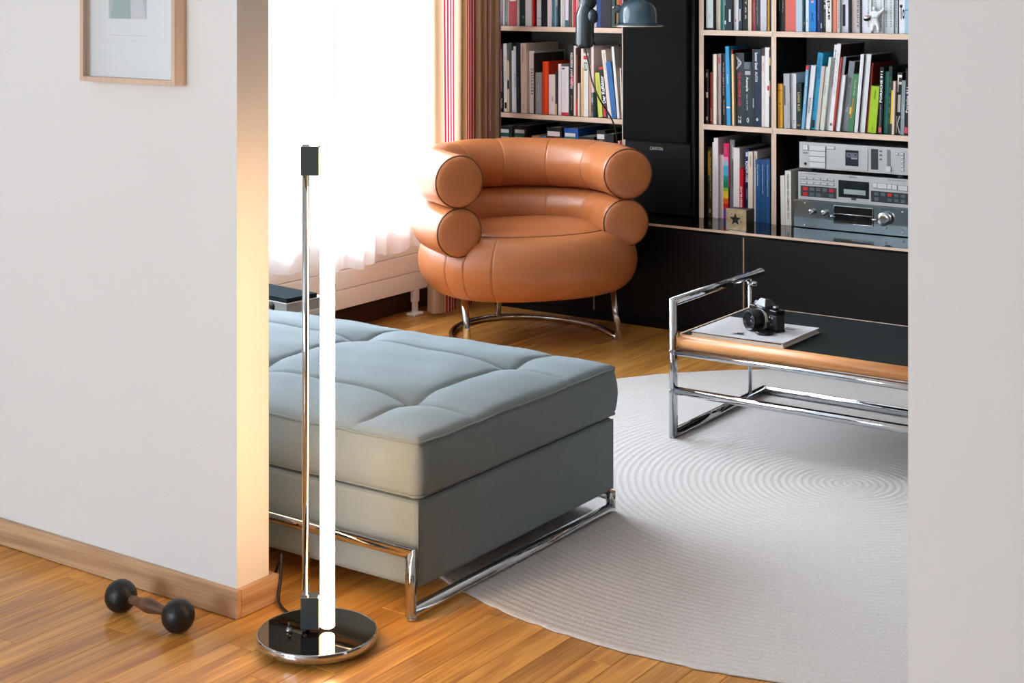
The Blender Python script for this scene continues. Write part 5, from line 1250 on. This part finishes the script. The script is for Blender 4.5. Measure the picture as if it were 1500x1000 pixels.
rows('C2', [
 (1137.7, 1147.4, 123, 0, (240, 178, 40), 'short golden yellow book with a red dot', [('Smart Product', .04, .48, (196, 92, 40), 'u', .35, .4), ('o', .52, .58, (206, 50, 30), 'd', .3, .45, .1)], [(.845, .86, (206, 60, 40))]),
 (1149, 1157.8, 108, -1, (176, 178, 182), 'grey book with a black vertical bar', [('Der neue Bau', .1, .5, (130, 132, 136), 'u', .2, .75)], [(.42, .78, (30, 30, 32), .1, .28)]),
 (1158, 1165.9, 108, -1, (226, 224, 228), 'white book left of the dark green gilt one', [('II', .09, .15, (150, 150, 150), 'u', .25)]),
 (1166.1, 1174.2, 122, 0, (24, 38, 36), 'short dark green book with gilt letters', [('LOGO R.I.P.', .38, .80, (206, 196, 130), 'd', .4, .5, .02), ('m', .06, .10, (190, 180, 110), 'h', .5)]),
 (1174.5, 1179, 95.8, 7, (110, 170, 206), 'light blue book with red head leaning right', [('Bauwelt Berlin', .4, .85, (226, 236, 240), 'u', .4)], [(.93, 1., (206, 50, 56))]),
 (1179.2, 1186, 95.8, 9, (224, 226, 232), 'white book leaning right with grey brand lettering', [('PORSCHE', .26, .5, (70, 74, 80), 'u', .42)]),
 (1186.2, 1193.8, 77, 11, (32, 146, 186), 'turquoise-blue tall book leaning right', [('ELEMENTEN', .66, .95, (14, 96, 140), 'u', .5)], [(.02, .12, (20, 24, 28), .2, .7)]),
 (1194, 1198.8, 97, 9, (200, 186, 176), 'beige book leaning right after the turquoise one'),
 (1199, 1203.9, 98, 9.5, (216, 218, 210), 'white book with black and yellow lettering leaning right', [('TORRICK', .55, .72, (50, 50, 50), 'u', .4), ('PROTO', .74, .9, (226, 180, 90), 'u', .4)]),
 (1204.2, 1208, 84, 11.1, (206, 218, 208), 'pale green book leaning right', (), [(.1, .2, (230, 190, 170), .2, .8), (.28, .34, (230, 190, 170), .2, .8)]),
 (1208.2, 1213.8, 65.4, 13, (222, 222, 226), 'tallest but one white book leaning right, grey title', [('WEISSE ARCHITEKTUR IM RAUM', .50, .94, (120, 120, 126), 'u', .45)]),
 (1214, 1219.8, 63.8, 13, (232, 228, 228), 'tallest white book leaning right', [('SOLO', .4, .9, (200, 196, 198), 'u', .35), ('N', .055, .09, (30, 30, 30), 'h', .5, .5, .05)], {'depth': .24, 'side': (52, 36, 28)}),
 (1220, 1222, 84, 12, (196, 70, 56), 'thin red book leaning right after tallest white one'),
 (1222.1, 1226, 83, 12, (206, 218, 230), 'pale blue-white book leaning right', {'depth': .22, 'side': (18, 18, 22)}),
 (1226.2, 1230.6, 110, 9, (228, 228, 232), 'short white book leaning right'),
 (1232, 1240.4, 89.4, 11, (120, 126, 132), 'steel grey book with numerals leaning right', [('356', .66, .76, (60, 64, 70), 'u', .45), ('Continental', .4, .62, (90, 94, 100), 'u', .35), ('Band', .28, .34, (200, 200, 204), 'u', .3)], {'depth': .22, 'side': (24, 28, 30)}),
 (1241.2, 1249.6, 108, 8.7, (70, 124, 84), 'green book with orange script leaning right', [('Pegaso', .24, .58, (226, 130, 40), 'u', .5, .45, .02), ('the story', .62, .9, (190, 210, 180), 'u', .3)], [(.3, .42, (226, 200, 80), .0, .3)]),
] + [
 (1251+i*3.2, 1254.1+i*3.2, 79.5, 9.8, (222-4*(i % 3), 222-4*(i % 3), 224-3*(i % 3)), n+' of five thin white magazines leaning right', {'kind': 'magazine', 'depth': .21, 'side': (20, 20, 26)})
 for i, n in enumerate(('first from left', 'second from left', 'middle one', 'fourth from left', 'last from left'))
] + [
 (1267.3, 1270, 92, 8.8, (150, 50, 36), 'thin red-brown book beside the magazines', {'depth': .21}),
 (1270.9, 1283, 125.8, 5.6, (160, 196, 32), 'short lime green book', [('Overview', .72, .92, (40, 60, 20), 'u', .22), ('Lars', .06, .14, (60, 80, 20), 'u', .18)]),
 (1286.6, 1292.2, 98.5, 3.2, (20, 20, 24), 'black book with big white brand lettering', [('PORSCHE 911', .47, .94, (236, 236, 236), 'u', .62, .5, .03), ('Die Geschichte einer Legende', .12, .44, (180, 180, 180), 'u', .3)], [(.02, .10, (214, 90, 90), .15, .85)]),
 (1292.5, 1298.6, 104.8, 3, (44, 128, 116), 'teal green book'),
 (1298.9, 1304, 97, 3, (24, 46, 42), 'dark green book with light ornaments', [('o o o o o', .15, .85, (70, 130, 90), 'u', .4)]),
 (1304.2, 1307, 119, 2.5, (216, 196, 40), 'thin yellow book with black head', (), [(.83, 1., (40, 40, 44)), (.0, .2, (50, 60, 40))]),
 (1307.2, 1310.4, 119, 2.5, (222, 196, 176), 'thin beige book'),
 (1310.6, 1318, 106, 2.9, (26, 30, 34), 'black book with huge white serif capitals', [('F', .68, .96, (228, 226, 222), 'h', .85, .5, .01), ('I', .36, .64, (228, 226, 222), 'h', .6, .5, .01), ('K', .02, .30, (228, 226, 222), 'h', .85, .5, .01)]),
 (1318.2, 1324.6, 118, 2.5, (140, 152, 156), 'short grey book right of the serif-lettered one', [('Raum', .3, .55, (190, 200, 204), 'u', .3)]),
 (1324.8, 1331.5, 100.6, 3.1, (20, 24, 30), 'black book with white model lettering beside the wall edge', [('Porsche 911', .34, .72, (226, 226, 226), 'u', .5, .5, .02)], [(.03, .12, (206, 70, 76), .1, .8)]),
 (1331.8, 1340, 90, 3.4, (150, 156, 160), 'grey tall book beyond the wall edge'),
])
rows('B3', [
 (1035, 1041.8, 216, 0, (72, 58, 32), 'mottled gold and dark book at left end', [('Das grosse Buch der Autos', .28, .86, (214, 196, 140), 'u', .3, .6), ('o', .06, .12, (206, 196, 160), 'h', .4)], [(.60, .95, (190, 150, 40), .05, .55), (.5, .6, (60, 100, 50), .05, .6)]),
 (1042, 1046.2, 208.5, 0, (232, 216, 200), 'cream book with a red mark', (), [(.78, .90, (206, 60, 50), .5, .95)]),
 (1046.4, 1052.8, 202.4, 0, (226, 218, 222), 'tall white book left of the rainbow spine', [('DIE KUNST DER FORM', .25, .65, (190, 180, 186), 'u', .25)], {'depth': .24}),
 (1053, 1058.5, 226.7, 0, (232, 214, 204), 'short cream book left of the rainbow spine'),
 (1058.6, 1066, 210, 0, (206, 40, 96), 'book with rainbow-coloured spine', [('COLOUR', .86, .96, (236, 130, 170), 'u', .35)], [(0, .03, (150, 50, 130)), (.03, .12, (70, 70, 160)), (.12, .2, (206, 36, 40)), (.2, .27, (226, 96, 30)), (.27, .36, (240, 206, 40)), (.36, .41, (150, 190, 50)), (.41, .5, (10, 130, 84)), (.5, .57, (20, 150, 140)), (.57, .70, (60, 176, 206)), (.70, .76, (150, 190, 214)), (.76, .82, (226, 150, 190))]),
 (1066.1, 1067.9, 210, 0, (196, 30, 76), 'thin crimson and black book', (), [(0, .42, bk)]),
 (1068, 1075, 205, 0, (112, 112, 116), 'tall grey book with dark lettering', [('KONSTRUKTION', .42, .72, (40, 42, 46), 'u', .35, .6), ('ZUKUNFT', .76, .94, (226, 226, 228), 'u', .35, .6)], {'depth': .25, 'side': (52, 56, 56)}),
 (1075.2, 1084.2, 216.6, 0, (232, 224, 220), 'broad white book', {'depth': .24}),
 (1084.4, 1089.9, 247, 0, (206, 18, 38), 'short red book with white slanted title', [('DESIGN BILANZ', .22, .66, (240, 226, 226), 'u', .5, .5, .03)], {'inset': .012}),
 (1090, 1095.8, 218.6, 0, (26, 48, 86), 'navy book with bold white capitals', [('BMW MONZA', .54, .84, (236, 236, 240), 'u', .75, .5, .03), ('rennen', .3, .45, (150, 170, 200), 'u', .3)], [(.90, .96, (206, 214, 224), .25, .75)]),
 (1096, 1102.8, 222, 0, (230, 214, 198), 'cream book with a short handwritten title, left of pair', [('STUART', .78, .94, (60, 54, 50), 'd', .3)]),
 (1103, 1108.2, 222, 0, (226, 216, 206), 'cream book with a short handwritten title, right of pair', [('STILES', .78, .94, (60, 54, 50), 'd', .3)], {'depth': .24}),
 (1108.5, 1115.3, 234, 0, (36, 84, 132), 'left one of three matching blue volumes', [('Form und Wirklichkeit', .58, .92, (206, 220, 232), 'd', .22, .45)], {'inset': .010, 'depth': .22}),
 (1115.4, 1123.1, 234, 0, (34, 80, 128), 'middle one of three matching blue volumes', [('Gestalt und Gegenwart heute', .46, .92, (206, 220, 232), 'd', .22, .45)], {'inset': .010, 'depth': .22}),
 (1123.2, 1129.6, 234, 0, (36, 84, 132), 'right one of three matching blue volumes', [('Zeichen und Umgebung morgen', .42, .92, (206, 220, 232), 'd', .22, .45)], {'inset': .010, 'depth': .22}),
])
rows('C3', [
 (1146.4, 1152.8, 257.5, -1, (222, 216, 208), 'shorter white book', {'inset': .004, 'depth': .18}),
 (1153, 1161.8, 250.5, -.8, (230, 224, 216), 'white book with black capitals reading down its spine', [('LOOS  ORNAMENT UND VERBRECHEN', .12, .94, (40, 38, 38), 'u', .32, .5, .015)], {'inset': .004, 'depth': .2}),
 (1162.2, 1167.6, 254, 0, (120, 112, 44), 'olive book half hidden', [('Atlas', .4, .8, (190, 184, 120), 'u', .3)], {'inset': .06, 'depth': .2}),
])
